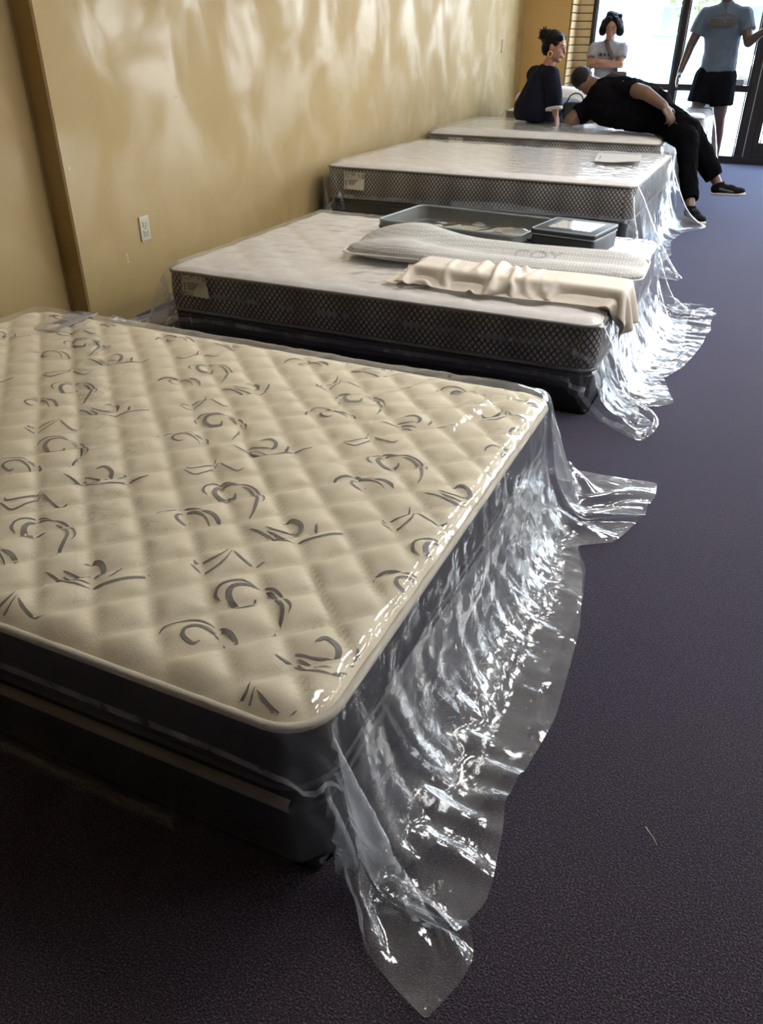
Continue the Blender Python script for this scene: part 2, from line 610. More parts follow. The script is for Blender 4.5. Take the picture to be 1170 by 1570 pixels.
floor = tag(box('floor', -3.3, XR + 0.2, YR - 0.2, YF + 0.16, -0.12, 0.0, M['carpet']), kind='structure')
ceiling = tag(box('ceiling', -3.3, XR + 0.2, YR - 0.2, YF + 0.16, ZC, ZC + 0.15, M['ceiling']), kind='structure')

# left wall with its shallow pilaster, one profile swept up
def wall_x(y):
    return -2.75 - (y - 3.0) * 0.0214      # the wall runs a degree off the rows of beds


prof = [(wall_x(YR) - 0.09, YR), (wall_x(2.675) - 0.09, 2.675), (wall_x(2.683) - 0.082, 2.683), (wall_x(2.683) + 0.012, 2.683), (wall_x(2.69) + 0.02, 2.691),
        (wall_x(2.99) + 0.02, 2.99), (wall_x(2.995) + 0.013, 2.995), (wall_x(3.01), 3.01), (wall_x(YF), YF), (-3.25, YF), (-3.25, YR)]
nz = 3
verts = [(x, y, z) for z in (0.0, ZC) for x, y in prof]
n = len(prof)
faces = [(i, (i + 1) % n, n + (i + 1) % n, n + i) for i in range(n)] + [tuple(range(n))[::-1], tuple(range(n, 2 * n))]
wall_left = tag(mesh_obj('wall_left', verts, faces, M['wall']), kind='structure')
wall_right = tag(box('wall_right', XR, XR + 0.2, YR, YF + 0.16, 0, ZC, M['rear_wall']), kind='structure')
wall_rear = tag(box('wall_rear', -3.25, XR + 0.2, YR - 0.2, YR, 0, ZC, M['rear_wall']), kind='structure')

# end of the left wall: ochre return, then a slat board niche beside the first window
wall_front = tag(box('wall_front', XW, -2.385, 10.10, 10.42, 0, ZC, M['back_wall']), kind='structure')
slat_wall = tag(empty('trim_1', (0, 0, 0)), kind='structure')
box('backing', -2.384, -2.20, 10.405, 10.55, 0, ZC, M['slat_gap'], slat_wall)
box('backing', -2.385, -2.378, 10.10, 10.405, 0, ZC, M['slat_gap'], slat_wall)
slat_a = box('slat', -2.376, -2.20, 10.388, 10.405, 0.0, 0.068, M['slat'], slat_wall, 0.004, 1)
slat_b = box('slat', -2.378, -2.362, 10.095, 10.386, 0.0, 0.068, M['slat'], slat_wall, 0.004, 1)
for k in range(1, 36):
    for s in (slat_a, slat_b):
        c = s.copy()
        COL.objects.link(c)
        c.location.z = k * 0.0762
slat_a.location.z = slat_b.location.z = 0.0
header = tag(box('wall_front_header', -2.20, XR, YF, YF + 0.16, 2.80, ZC, M['back_wall']), kind='structure')


def window_bay(name, x0, x1, rail=0.74, sill=0.07, jamb=0.05, top=2.80):
    w = tag(empty(name, ((x0 + x1) / 2, YF, 0)), kind='structure')
    hx = (x1 - x0) / 2
    for sx in (-1, 1):
        a, b = (-hx, -hx + jamb / 2) if sx < 0 else (hx - jamb / 2, hx)
        box('jamb', a, b, -0.02, 0.10, 0, top, M['frame'], w, 0.003, 1)
        mid = (a + b) / 2
        box('glazing_bead', mid + (0.4 * jamb if sx < 0 else -0.4 * jamb) - 0.006, mid + (0.4 * jamb if sx < 0 else -0.4 * jamb) + 0.006,
            0.0, 0.06, sill, top, M['case_trim'], w)
    box('sill', -hx + jamb / 2, hx - jamb / 2, -0.03, 0.11, 0, sill, M['frame'], w, 0.004, 1)
    box('transom', -hx + jamb / 2, hx - jamb / 2, -0.015, 0.095, rail - 0.032, rail + 0.032, M['frame'], w, 0.003, 1)
    box('head', -hx + jamb / 2, hx - jamb / 2, -0.02, 0.10, top - 0.06, top, M['frame'], w, 0.003, 1)
    box('pane', -hx + jamb / 2, hx - jamb / 2, 0.035, 0.041, sill, rail - 0.032, M['glass'], w)
    box('pane', -hx + jamb / 2, hx - jamb / 2, 0.035, 0.041, rail + 0.032, top - 0.06, M['glass'], w)
    return w


window_bay('window_1', -2.20, -1.215, jamb=0.07)
w2 = window_bay('window_2', -1.215, -0.40, jamb=0.07)
box('lock_box', 0.225, 0.32, -0.05, -0.015, 0.772, 0.83, M['tray_rim'], w2, 0.006, 2)
# door post and door
post = tag(box('trim_2', -0.40, -0.26, YF - 0.03, YF + 0.11, 0, 2.80, M['frame'], None, 0.004, 1), kind='structure')
post_bead = tag(box('trim_3', -0.345, -0.335, YF - 0.038, YF - 0.03, 0, 2.80, M['tray_rim'], None), kind='structure')
door = window_bay('door_1', -0.26, 0.72, rail=1.02, sill=0.22, jamb=0.11)
tube('pull_handle', [(-0.40, -0.02, 0.85), (-0.40, -0.07, 0.85), (-0.40, -0.07, 1.25), (-0.40, -0.02, 1.25)], 0.012, M['frame'], door)
sweep = box('bottom_rail', -0.49, 0.49, -0.04, 0.03, 0.02, 0.10, M['frame'], door, 0.004, 1)
for k, (a, b) in enumerate(((0.72, 2.2), (2.2, 3.7), (3.7, 5.2), (5.2, 6.8))):
    window_bay('window_%d' % (k + 3), a, b, jamb=0.07)
threshold = tag(box('trim_4', -2.2, XR, YF - 0.045, YF - 0.03, 0, 0.075, M['frame'], None, 0.004, 1), kind='structure')

# ------------------------------------------------------------------ outside: pavement, car park, a few parked cars
tag(box('pavement', -14, 16, YF + 0.16, 14.2, -0.14, -0.02, M['concrete']), kind='structure')
tag(box('car_park', -60, 60, 14.2, 62, -0.3, -0.15, M['asphalt']), kind='structure')
for k in range(9):
    tag(box('parking_line', -12 + k * 2.7, -11.9 + k * 2.7, 17.5, 22.3, -0.15, -0.146, M['paint_line']), kind='structure')


def car(loc, rotz, paint, label):
    t = thing('parked_car', label, 'car', loc, rotz, 'parked cars beyond the shop window')
    prof = [(-2.2, 0.35), (-2.22, 0.62), (-2.0, 0.80), (-1.25, 0.92), (1.75, 0.95), (2.1, 0.85), (2.18, 0.6), (2.15, 0.35)]
    def ext(name, prof, hw, m, taper=0.0, parent=t):
        vs = [(x, -hw + (taper if z > 1.2 else 0), z) for x, z in prof] + [(x, hw - (taper if z > 1.2 else 0), z) for x, z in prof]
        n = len(prof)
        fs = [(i, (i + 1) % n, n + (i + 1) % n, n + i) for i in range(n)] + [tuple(range(n))[::-1], tuple(range(n, 2 * n))]
        o = mesh_obj(name, vs, fs, m, parent)
        md = o.modifiers.new('bevel', 'BEVEL')
        md.width, md.segments = 0.05, 2
        return o
    ext('body', prof, 0.88, paint)
    ext('cabin', [(-1.2, 0.9), (-0.5, 1.38), (-0.2, 1.44), (0.85, 1.44), (1.1, 1.36), (1.7, 0.93)], 0.80, M['car_glass'], 0.14)
    ext('roof', [(-0.45, 1.40), (-0.2, 1.47), (0.85, 1.47), (1.05, 1.40)], 0.68, paint)
    for sx in (-1.35, 1.3):
        for sy in (-0.8, 0.8):
            tube('wheel', [(sx, sy - 0.1, 0.33), (sx, sy + 0.1, 0.33)], 0.33, M['tyre'], t, 16)
    return t


car((-7.6, 19.9, -0.15), math.radians(92), M['car_white'], 'white car at far left of the car park outside')
car((-4.9, 20.1, -0.15), math.radians(88), M['car_silver'], 'silver car seen behind the standing woman in grey')
car((-2.2, 19.8, -0.15), math.radians(90), M['car_blue'], 'blue car seen left of the man in blue shirt')
car((-2.6, 30.5, -0.15), math.radians(3), M['car_white'], 'white car parked sideways in the far row')
car((3.2, 31.0, -0.15), math.radians(-2), M['car_silver'], 'silver car parked sideways far right')
far_block = thing('low_building', 'low pale building across the car park', 'building', (-6, 58, -0.15))
box('wall', -22, 30, 0, 6, 0, 5.0, M['stucco'], far_block)
box('parapet', -22.2, 30.2, -0.2, 6.2, 5.0, 5.4, M['concrete'], far_block)
wd = box('shop_window', -20.5, -17.5, -0.06, 0.0, 0.5, 3.0, M['car_glass'], far_block)
for k in range(1, 11):
    c = wd.copy()
    COL.objects.link(c)
    c.location.x = k * 4.6


def tree(loc, h, label, seed):
    t = thing('small_tree', label, 'tree', loc, 0, 'young trees on the car park edge')
    tube('trunk', [(0, 0, 0), (0.05, 0.02, h * 0.3), (0, 0, h * 0.55)], [0.11, 0.08, 0.05], M['bark'], t)
    r = np.random.default_rng(seed)
    vs, fs = [], []
    for k in range(900):
        d = r.normal(size=3)
        d /= np.linalg.norm(d)
        c = np.array((0, 0, h * 0.68)) + d * np.array((h * 0.3, h * 0.3, h * 0.32)) * r.random() ** 0.4
        a = r.normal(size=3)
        a /= np.linalg.norm(a)
        b = np.cross(a, r.normal(size=3))
        b /= np.linalg.norm(b)
        s = 0.13
        i = len(vs)
        vs += [c - a * s, c + b * s * 0.5, c + a * s, c - b * s * 0.5]
        fs.append((i, i + 1, i + 2, i + 3))
    o = mesh_obj('foliage', vs, fs, M['leaf'], t)
    o['kind'] = 'stuff'
    return t


tree((-10.5, 40, -0.15), 5.5, 'young leafy tree at the far left edge of the car park', 1)
tree((-4.4, 42, -0.15), 5.0, 'young leafy tree beyond the parked cars, mid view', 2)
tree((0.8, 41, -0.15), 5.8, 'young leafy tree right of the man in the blue shirt', 3)

# ------------------------------------------------------------------ wall fittings
outlet = thing('wall_outlet', 'almond double electrical outlet low on the cream wall', 'outlet', (wall_x(3.17), 3.17, 0.392), math.radians(1.2))
box('cover_plate', 0.0, 0.007, -0.036, 0.036, -0.058, 0.058, M['plate'], outlet, 0.003, 2)
for dz in (-0.0205, 0.0205):
    rec = box('receptacle', 0.006, 0.0095, -0.0165, 0.0165, dz - 0.0145, dz + 0.0145, M['plate'], outlet, 0.004, 2)
    for dy in (-0.0065, 0.0065):
        box('slot', 0.009, 0.0098, dy - 0.0014, dy + 0.0014, dz - 0.001, dz + 0.008, M['slot'], rec)
    tube('ground_hole', [(0.009, 0, dz - 0.0075), (0.0098, 0, dz - 0.0075)], 0.003, M['slot'], rec, 10)
tube('screw', [(0.006, 0, 0), (0.0085, 0, 0)], 0.0033, M['tray_rim'], outlet, 10)
blank = thing('wall_plate', 'cream painted blank plate on the wall near the far corner', 'wall plate', (wall_x(9.3), 9.3, 1.13), math.radians(1.2))
box('cover_plate', 0.0, 0.006, -0.04, 0.04, -0.06, 0.06, M['wall'], blank, 0.003, 2)
for dz in (-0.042, 0.042):
    tube('screw', [(0.005, 0, dz), (0.0072, 0, dz)], 0.0035, M['wall'], blank, 8)
for k, (cy, cz, s) in enumerate(((3.0, 0.30, 0.012), (3.003, 0.285, 0.009), (2.997, 0.315, 0.007), (3.004, 0.27, 0.010), (2.72, 0.72, 0.011), (2.93, 0.98, 0.010),
                                 (3.02, 0.24, 0.006), (3.6, 0.62, 0.006), (3.55, 0.95, 0.007), (3.75, 0.28, 0.008), (5.2, 1.05, 0.010), (4.6, 0.62, 0.009))):
    s *= 0.6
    x0 = wall_x(cy) + (0.02 if cy < 2.992 else (0.010 if cy < 3.008 else 0.0))
    mesh_obj('paint_chip', [(x0 + 0.001, cy - s * 0.5, cz - s), (x0 + 0.004, cy + s * 0.6, cz - s * 0.6), (x0 + 0.002, cy + s * 0.4, cz + s * 1.2), (x0 + 0.005, cy - s * 0.6, cz + s * 0.7)],
             [(0, 1, 2, 3)], M['plate'] if k > 4 else M['white_cotton'], wall_left)
thread = tube('thread', [(0.052, 1.014, 0.004), (0.06, 1.002, 0.007), (0.067, 0.996, 0.006), (0.076, 0.985, 0.003)], 0.0008, M['straw'], None, 5)
tag(thread, 'pale straw thread lying on the bare carpet', 'thread')


# ceiling troffers: fill lights added out of view to brighten the room
FILL_LAMP = 2.5
M['fill_lamp'] = mat('fill_diffuser', (0.9, 0.9, 0.88), 0.5)
M['fill_lamp'].node_tree.nodes['Principled BSDF'].inputs['Emission Color'].default_value = (1.0, 0.97, 0.93, 1)
M['fill_lamp'].node_tree.nodes['Principled BSDF'].inputs['Emission Strength'].default_value = FILL_LAMP


def fill_troffer(x, y, label):
    t = thing('fill_light', label, 'light', (x, y, ZC), 0, 'added fill lights')
    for s in (-1, 1):
        box('frame', s * 0.30 - 0.015, s * 0.30 + 0.015, -0.61, 0.61, -0.03, 0, M['ceiling'], t)
        box('frame', -0.30, 0.30, s * 0.60 - 0.015, s * 0.60 + 0.015, -0.03, 0, M['ceiling'], t)
    box('diffuser', -0.285, 0.285, -0.585, 0.585, -0.022, -0.002, M['fill_lamp'], t)


for lx, ln in ((0.2, "wall side"), (2.2, "middle"), (4.2, 'far right')):
    for ly, rn in ((3.3, 'nearer'), (5.7, 'farther')):
        fill_troffer(lx, ly, '%s added fill light of the %s run, out of view' % (rn, ln))


# ------------------------------------------------------------------ beds
def outline(x0, x1, y0, y1, r, nc=7, step=0.05):
    pts = []        # starts where the near edge meets the aisle-end corner, runs anticlockwise
    for cx, cy, a0 in ((x1 - r, y0 + r, -90), (x1 - r, y1 - r, 0), (x0 + r, y1 - r, 90), (x0 + r, y0 + r, 180)):
        for k in range(nc + 1):
            a = math.radians(a0 + 90 * k / nc)
            pts.append((cx + r * math.cos(a), cy + r * math.sin(a)))
    out = []
    for i, p in enumerate(pts):
        q = pts[(i + 1) % len(pts)]
        d = math.dist(p, q)
        m = max(1, int(d / step))
        for k in range(m):
            out.append((p[0] + (q[0] - p[0]) * k / m, p[1] + (q[1] - p[1]) * k / m))
    return out


def rr_sdf(x, y, x0, x1, y0, y1, r):
    qx = np.abs(x - (x0 + x1) / 2) - ((x1 - x0) / 2 - r)
    qy = np.abs(y - (y0 + y1) / 2) - ((y1 - y0) / 2 - r)
    return np.hypot(np.maximum(qx, 0), np.maximum(qy, 0)) + np.minimum(np.maximum(qx, qy), 0) - r


def strip_wall(name, ring, zs, bulges, m, parent, smooth=True):
    """closed vertical band; ring of (x,y), rows at zs pushed outwards by bulges; perimeter UVs in metres"""
    n = len(ring)
    P = np.array(ring)
    T = np.roll(P, -1, 0) - np.roll(P, 1, 0)
    T /= np.linalg.norm(T, axis=1)[:, None]
    Nn = np.stack([T[:, 1], -T[:, 0]], 1)
    s = np.concatenate([[0], np.cumsum(np.linalg.norm(np.roll(P, -1, 0) - P, axis=1))])
    verts = []
    for z, b in zip(zs, bulges):
        bb = b + 0.003 * (vnoise(s[:-1] * 9, np.full(n, z * 40)) - 0.5)
        for i in range(n):
            verts.append((P[i, 0] + Nn[i, 0] * bb[i], P[i, 1] + Nn[i, 1] * bb[i], z))
    faces, uvs = [], []
    for k in range(len(zs) - 1):
        for i in range(n):
            j = (i + 1) % n
            faces.append((k * n + i, k * n + j, (k + 1) * n + j, (k + 1) * n + i))
            uvs += [(s[i], zs[k]), (s[i + 1], zs[k]), (s[i + 1], zs[k + 1]), (s[i], zs[k + 1])]
    o = mesh_obj(name, verts, faces, m, parent, smooth)
    uvl = o.data.uv_layers.new(name='UVMap')
    uvl.data.foreach_set('uv', [c for u in uvs for c in u])
    return o


def quilt_diamond(x, y):
    """depth below the puff tops of the near mattress: squares stitched at 45 degrees"""
    wob = 0.012 * (vnoise(x * 5, y * 5) - 0.5)
    a = np.abs(np.sin(np.pi * (x + y - 0.002 + wob) / 0.1365))
    b = np.abs(np.sin(np.pi * (y - x - 1.430 + wob) / 0.1325))
    d = 1 - np.minimum(a, b) ** 0.34 * 0.8 - 0.2 * (a * b) ** 0.5
    return 0.019 * d + 0.0028 * (vnoise(x * 28, y * 28) - 0.3) + 0.004 * vnoise(x * 6 + 9, y * 6)


def quilt_soft(x, y):
    wob = 0.02 * (vnoise(x * 4, y * 4) - 0.5)
    a = np.abs(np.sin(np.pi * (x + y + wob) / 0.24))
    b = np.abs(np.sin(np.pi * (y - x + wob) / 0.24))
    return 0.012 * (1 - np.minimum(a, b) ** 0.5) + 0.008 * vnoise(x * 5, y * 7) + 0.003 * vnoise(x * 22, y * 26)


def mattress(label, group, x0, x1, y0, y1, z0, z1, r, quilt, top_m, border_m, tape_m, tape_r=0.008, edge=0.03, res=0.02,
             crown=0.0, low_tape=None):
    cx, cy = (x0 + x1) / 2, (y0 + y1) / 2
    t = thing('mattress', label, 'mattress', (cx, cy, z0), 0, group)
    hx, hy, H = (x1 - x0) / 2, (y1 - y0) / 2, z1 - z0
    nx, ny = int((x1 - x0) / res), int((y1 - y0) / res)
    X, Y = np.meshgrid(np.linspace(-hx, hx, nx + 1), np.linspace(-hy, hy, ny + 1), indexing='ij')
    # pull grid corners on to the rounded corners
    qx, qy = np.abs(X) - (hx - r), np.abs(Y) - (hy - r)
    corner = (qx > 0) & (qy > 0)
    ln = np.hypot(qx, qy)
    k = np.where(corner & (ln > r), r / np.maximum(ln, 1e-6), 1.0)
    X = np.where(corner, np.sign(X) * ((hx - r) + qx * k), X)
    Y = np.where(corner, np.sign(Y) * ((hy - r) + qy * k), Y)

    def height(x, y):
        d = -rr_sdf(x, y, -hx, hx, -hy, hy, r)
        s = np.clip(d / 0.065, 0, 1)
        c = np.clip(d / 0.45, 0, 1)
        return H - edge * (1 - s) ** 2.2 - quilt(x + cx, y + cy) * (0.15 + 0.85 * s) - crown * (1 - c) ** 2
    Z = height(X, Y)
    V = np.stack([X, Y, Z], -1).reshape(-1, 3)
    idx = np.arange((nx + 1) * (ny + 1)).reshape(nx + 1, ny + 1)
    F = np.stack([idx[:-1, :-1], idx[1:, :-1], idx[1:, 1:], idx[:-1, 1:]], -1).reshape(-1, 4)
    mesh_obj('quilted_top', V, F, top_m, t, True)
    ring = outline(-hx, hx, -hy, hy, r)
    ze = H - edge - crown - 0.004
    zs = [0.004, 0.02, ze * 0.35, ze * 0.65, ze - 0.02, ze]
    strip_wall('border', ring, zs, [-0.008, 0.0, 0.004, 0.004, 0.0, -0.004], border_m, t)
    tube('piping', [(x, y, ze) for x, y in outline(-hx, hx, -hy, hy, r)], tape_r, tape_m, t, 8, True)
    tube('piping', [(x * 0.999, y * 0.999, 0.012) for x, y in outline(-hx, hx, -hy, hy, r)], tape_r * 0.9, low_tape or tape_m, t, 8, True)
    ringb = outline(-hx + 0.008, hx - 0.008, -hy + 0.008, hy - 0.008, r)
    mesh_obj('underside', [(x, y, 0.004) for x, y in ringb], [tuple(range(len(ringb)))[::-1]], border_m, t)
    return t, height


def box_spring(label, group, x0, x1, y0, y1, z0, z1, r, m, tape_m=None, tape_r=0.012, side=None):
    cx, cy = (x0 + x1) / 2, (y0 + y1) / 2
    t = thing('box_spring', label, 'box spring', (cx, cy, z0), 0, group)
    hx, hy, H = (x1 - x0) / 2, (y1 - y0) / 2, z1 - z0
    ring = outline(-hx, hx, -hy, hy, r)
    strip_wall('side_fabric', ring, [0.0, 0.02, H * 0.5, H - 0.02, H], [-0.006, 0.0, -0.003, 0.0, -0.006], side or m, t)
    mesh_obj('top_fabric', [(x, y, H) for x, y in ring], [tuple(range(len(ring)))], m, t)
    mesh_obj('base_cloth', [(x, y, 0.0) for x, y in ring], [tuple(range(len(ring)))[::-1]], m, t)
    if tape_m:
        tube('front_piping', [(-hx + r + (2 * hx - 2 * r) * k / 20, -hy + 0.001, H - tape_r) for k in range(21)], tape_r, tape_m, t, 8)
        ro = outline(-hx + 0.002, hx - 0.002, -hy + 0.002, hy - 0.002, r)
        tube('top_piping', [(x, y, H - tape_r) for x, y in ro if not (y < -hy + 0.01 and abs(x) < hx - r - 0.01)][0:] , tape_r * 0.8, side or m, t, 8)
    for sx in (-1, 1):
        for sy in (-1, 1):
            o = box('corner_guard', sx * (hx - 0.05) - 0.045, sx * (hx - 0.05) + 0.045, sy * (hy - 0.05) - 0.045, sy * (hy - 0.05) + 0.045,
                    0.0, 0.02, M['rubber'], t, 0.006, 1)
    return t


# --- cloth: a small position-based solver, draping film over rounded boxes and the floor
def drape(solids, rect, ztop, ext_l, ext_r, ext_n, ext_f, sp, seed, frames=60, sub=9, slack=0.018, hug=None, bend=0.06, angle=55, pin=None,
          offset=0.005, gravity=-9.8, angle_l=None, wallx=-2.785):
    rng = np.random.default_rng(seed)
    x0, x1, y0, y1 = rect
    eL, eR, eN, eF = ext_l, ext_r, ext_n, ext_f
    cnt = lambda L: max(1, int(round(L / sp)))
    mR = max(eR(y) for y in np.linspace(y0, y1, 30)) if callable(eR) else eR
    mN = max(eN(x) for x in np.linspace(x0, x1, 30)) if callable(eN) else eN
    us = [(-1 + k / cnt(eL), 0) for k in range(cnt(eL))] if eL > 0 else []
    ins = cnt(x1 - x0)
    us += [(0, k / ins) for k in range(ins + 1)]
    us += [(k / cnt(mR), 1) for k in range(1, cnt(mR) + 1)] if mR > 0 else []
    vs = [(-1 + k / cnt(mN), 0) for k in range(cnt(mN))] if mN > 0 else []
    inv = cnt(y1 - y0)
    vs += [(0, k / inv) for k in range(inv + 1)]
    vs += [(k / cnt(eF), 1) for k in range(1, cnt(eF) + 1)] if eF > 0 else []
    nu, nv = len(us), len(vs)
    RX, RY = np.zeros((nu, nv)), np.zeros((nu, nv))
    for i, (a, b) in enumerate(us):
        bx = x0 if (a < 0) else (x1 if a > 0 else x0 + b * (x1 - x0))
        for j, (c, d) in enumerate(vs):
            by = y0 if c < 0 else (y1 if c > 0 else y0 + d * (y1 - y0))
            er = eR(by) if callable(eR) else eR
            en = eN(bx) if callable(eN) else eN
            RX[i, j] = bx + (a * eL if a < 0 else (a * er if a > 0 else 0))
            RY[i, j] = by + (c * en if c < 0 else (c * eF if c > 0 else 0))
    rest = np.stack([RX, RY], -1)
    # start: flat on top, overhangs tipped down
    ca, sa = math.cos(math.radians(angle)), math.sin(math.radians(angle))
    ox = np.where(RX > x1, RX - x1, np.where(RX < x0, RX - x0, 0))
    oy = np.where(RY > y1, RY - y1, np.where(RY < y0, RY - y0, 0))
    o = np.hypot(ox, oy)
    P = np.zeros((nu, nv, 3), np.float32)
    cl, sl = (ca, sa) if angle_l is None else (math.cos(math.radians(angle_l)), math.sin(math.radians(angle_l)))
    cx_, sx_ = np.where(ox < 0, cl, ca), np.where(ox < 0, sl, sa)
    P[..., 0] = RX - ox + ox * cx_
    P[..., 1] = RY - oy + oy * ca
    P[..., 2] = np.maximum(ztop + offset + 0.006 - np.hypot(ox * sx_, oy * sa), 0.012)
    fx = vnoise(RX * 6 + seed, RY * 6)
    P[..., 2] += 0.012 * fx + 0.004 * rng.random((nu, nv))
    P[..., 0] += 0.01 * (vnoise(RX * 9, RY * 9 + seed) - 0.5)
    P[..., 1] += 0.01 * (vnoise(RX * 9 + 31, RY * 9 + seed) - 0.5)
    exc = 1 + slack * (0.4 + 1.3 * vnoise(RX * 3 + 17 * seed, RY * 3))
    Vv = np.zeros_like(P)
    grav = np.array((0, 0, gravity), np.float32)
    dt = 1 / (60 * sub)

    def rl(a, b):
        return (np.linalg.norm(rest[b] - rest[a], axis=-1) * 0.5 * (exc[a] + exc[b])).astype(np.float32)
    cons = []
    S = slice
    for k in (0, 1):
        m = (nu - 1 - k + 1) // 2
        cons.append(((S(k, nu - 1, 2), S(None)), (S(k + 1, nu, 2), S(None)), 1.0))
        cons.append(((S(None), S(k, nv - 1, 2)), (S(None), S(k + 1, nv, 2)), 1.0))
    for k in (0, 1):
        cons.append(((S(k, nu - 1, 2), S(0, nv - 1)), (S(k + 1, nu, 2), S(1, nv)), 0.6))
        cons.append(((S(k, nu - 1, 2), S(1, nv)), (S(k + 1, nu, 2), S(0, nv - 1)), 0.6))
    for k in range(4):
        cons.append(((S(k, nu - 2, 4), S(None)), (S(k + 2, nu, 4), S(None)), bend))
        cons.append(((S(None), S(k, nv - 2, 4)), (S(None), S(k + 2, nv, 4)), bend))
    C = []
    for a, b, kk in cons:
        na = rest[a].shape
        nb = rest[b].shape
        mu, mv = min(na[0], nb[0]), min(na[1], nb[1])
        if mu < 1 or mv < 1:
            continue
        def trim(s, m, full):
            st = s.start or 0
            sp_ = s.step or 1
            return S(st, st + (m - 1) * sp_ + 1, sp_)
        a = (trim(a[0], mu, nu), trim(a[1], mv, nv))
        b = (trim(b[0], mu, nu), trim(b[1], mv, nv))
        C.append((a, b, kk * 0.5, rl(a, b)))
    pinm = None
    if pin is not None:
        pinm = pin(RX, RY)
        P0 = P.copy()
    solids = list(solids) + [(-3.6, wallx, -5, 12, -1, 4, 0.02)]
    sol = [(np.array(((a + b) / 2, (c + d) / 2, (e + f) / 2), np.float32),
            np.array(((b - a) / 2 - r, (d - c) / 2 - r, (f - e) / 2 - r), np.float32), r) for a, b, c, d, e, f, r in solids]
    for fr in range(frames):
        damp = 0.992 if fr < frames * 0.7 else 0.97
        for ss in range(sub):
            Vv *= damp
            Vv += grav * dt
            if hug is not None:
                Vv += hug(P, fr / frames).astype(np.float32) * dt
            Q = P.copy()
            P += Vv * dt
            for a, b, kk, L in C:
                pa, pb = P[a], P[b]
                d = pb - pa
                l = np.sqrt(np.einsum('ijk,ijk->ij', d, d)) + 1e-9
                d *= (kk * (l - L) / l)[..., None]
                pa += d
                pb -= d
            touch = np.zeros((nu, nv), bool)
            for c, h, r in sol:
                q = P - c
                w = np.abs(q) - h
                near = (w.max(-1) < r + offset)
                if not near.any():
                    continue
                qq, ww = q[near], w[near]
                wp = np.maximum(ww, 0)
                out = np.sqrt((wp * wp).sum(-1))
                sd = out + np.minimum(ww.max(-1), 0) - r
                hit = sd < offset
                g = np.where(out[:, None] > 1e-6, wp / np.maximum(out, 1e-6)[:, None], (ww == ww.max(-1, keepdims=True)).astype(np.float32))
                g *= np.sign(qq)
                mv = np.where(hit, offset - sd, 0)[:, None] * g
                pn = P[near]
                pn += mv
                P[near] = pn
                tt = np.zeros(len(qq), bool)
                tt[hit] = True
                touch[near] |= tt
            fl = P[..., 2] < 0.004
            P[..., 2] = np.maximum(P[..., 2], 0.004)
            # friction
            D = P - Q
            f1 = touch & ~fl
            D[f1] *= np.array((0.55, 0.55, 0.85), np.float32)
            D[fl] *= np.array((0.12, 0.12, 1.0), np.float32)
            P = Q + D
            if pinm is not None:
                P[pinm] = P0[pinm]
            Vv = (P - Q) / dt
    idx = np.arange(nu * nv).reshape(nu, nv)
    F = np.stack([idx[:-1, :-1], idx[1:, :-1], idx[1:, 1:], idx[:-1, 1:]], -1).reshape(-1, 4)
    return P, F, (RX, RY)


def film_object(name, P, F, m, label, group, cat='plastic cover', subsurf=1, crinkle=0.0, seed=0, extra=None, m2=None):
    nu, nv = P.shape[:2]
    if crinkle:
        du = np.gradient(P, axis=0)
        dv = np.gradient(P, axis=1)
        nn = np.cross(du, dv)
        nn /= (np.linalg.norm(nn, axis=-1, keepdims=True) + 1e-9)
        if nn[..., 2].mean() < 0:
            nn = -nn
        I, J = np.meshgrid(np.arange(nu), np.arange(nv), indexing='ij')
        h = np.zeros((nu, nv))
        for k, (a, b, fq, am) in enumerate(((0.31, 0.06, 1.0, 1.0), (-0.05, 0.27, 1.3, 0.8), (0.2, 0.22, 1.7, 0.6), (0.5, -0.4, 1.0, 0.35))):
            r = 1 - np.abs(2 * vnoise(I * a * fq + J * b * 0.35 * fq + 13 * k + seed, J * b * fq - I * a * 0.25 * fq + 7 * k) - 1)
            h += am * r ** 3
        P = P + nn * (crinkle * np.clip(h, 0, 2))[..., None]
    if extra is not None:
        P = P + nn * extra(P, I, J)[..., None]
    V = P.reshape(-1, 3)
    base = np.array([V[:, 0].mean(), V[:, 1].mean(), 0.0])
    o = mesh_obj(name, V - base, F, m, None, True)
    o.location = base
    if m2 is not None:
        for mm, _ in m2:
            o.data.materials.append(mm)
        cen = P[:-1, :-1].reshape(-1, 3)
        o.data.polygons.foreach_set('material_index', [next((k + 1 for k, (_, fn) in enumerate(m2) if fn(q)), 0) for q in cen])
    if subsurf:
        md = o.modifiers.new('smooth', 'SUBSURF')
        md.levels = md.render_levels = subsurf
    tag(o, label, cat, group)
    return o


def lerp_fn(pairs):
    xs, ys = zip(*pairs)
    return lambda v: float(np.interp(v, xs, ys))


# ---------------- bed 1 (nearest): cream quilted mattress with grey scrolls
B1 = dict(x0=-2.34, x1=-0.42, y0=0.68, y1=2.06)
bed1, h1 = mattress('cream quilted mattress with grey scroll embroidery, nearest of the row', 'mattresses on box springs along the wall',
                    -2.34, -0.42, 0.68, 2.06, 0.19, 0.36, 0.085, quilt_diamond, M['cream_knit'], M['charcoal'], M['cream_tape'], 0.008, 0.026, 0.0105,
                    low_tape=M['charcoal'])
box_spring('low black box spring under the cream scroll mattress', 'box springs along the wall',
           -2.33, -0.425, 0.69, 2.05, 0.0, 0.165, 0.05, M['black_box'], M['beige_tape'], 0.013)
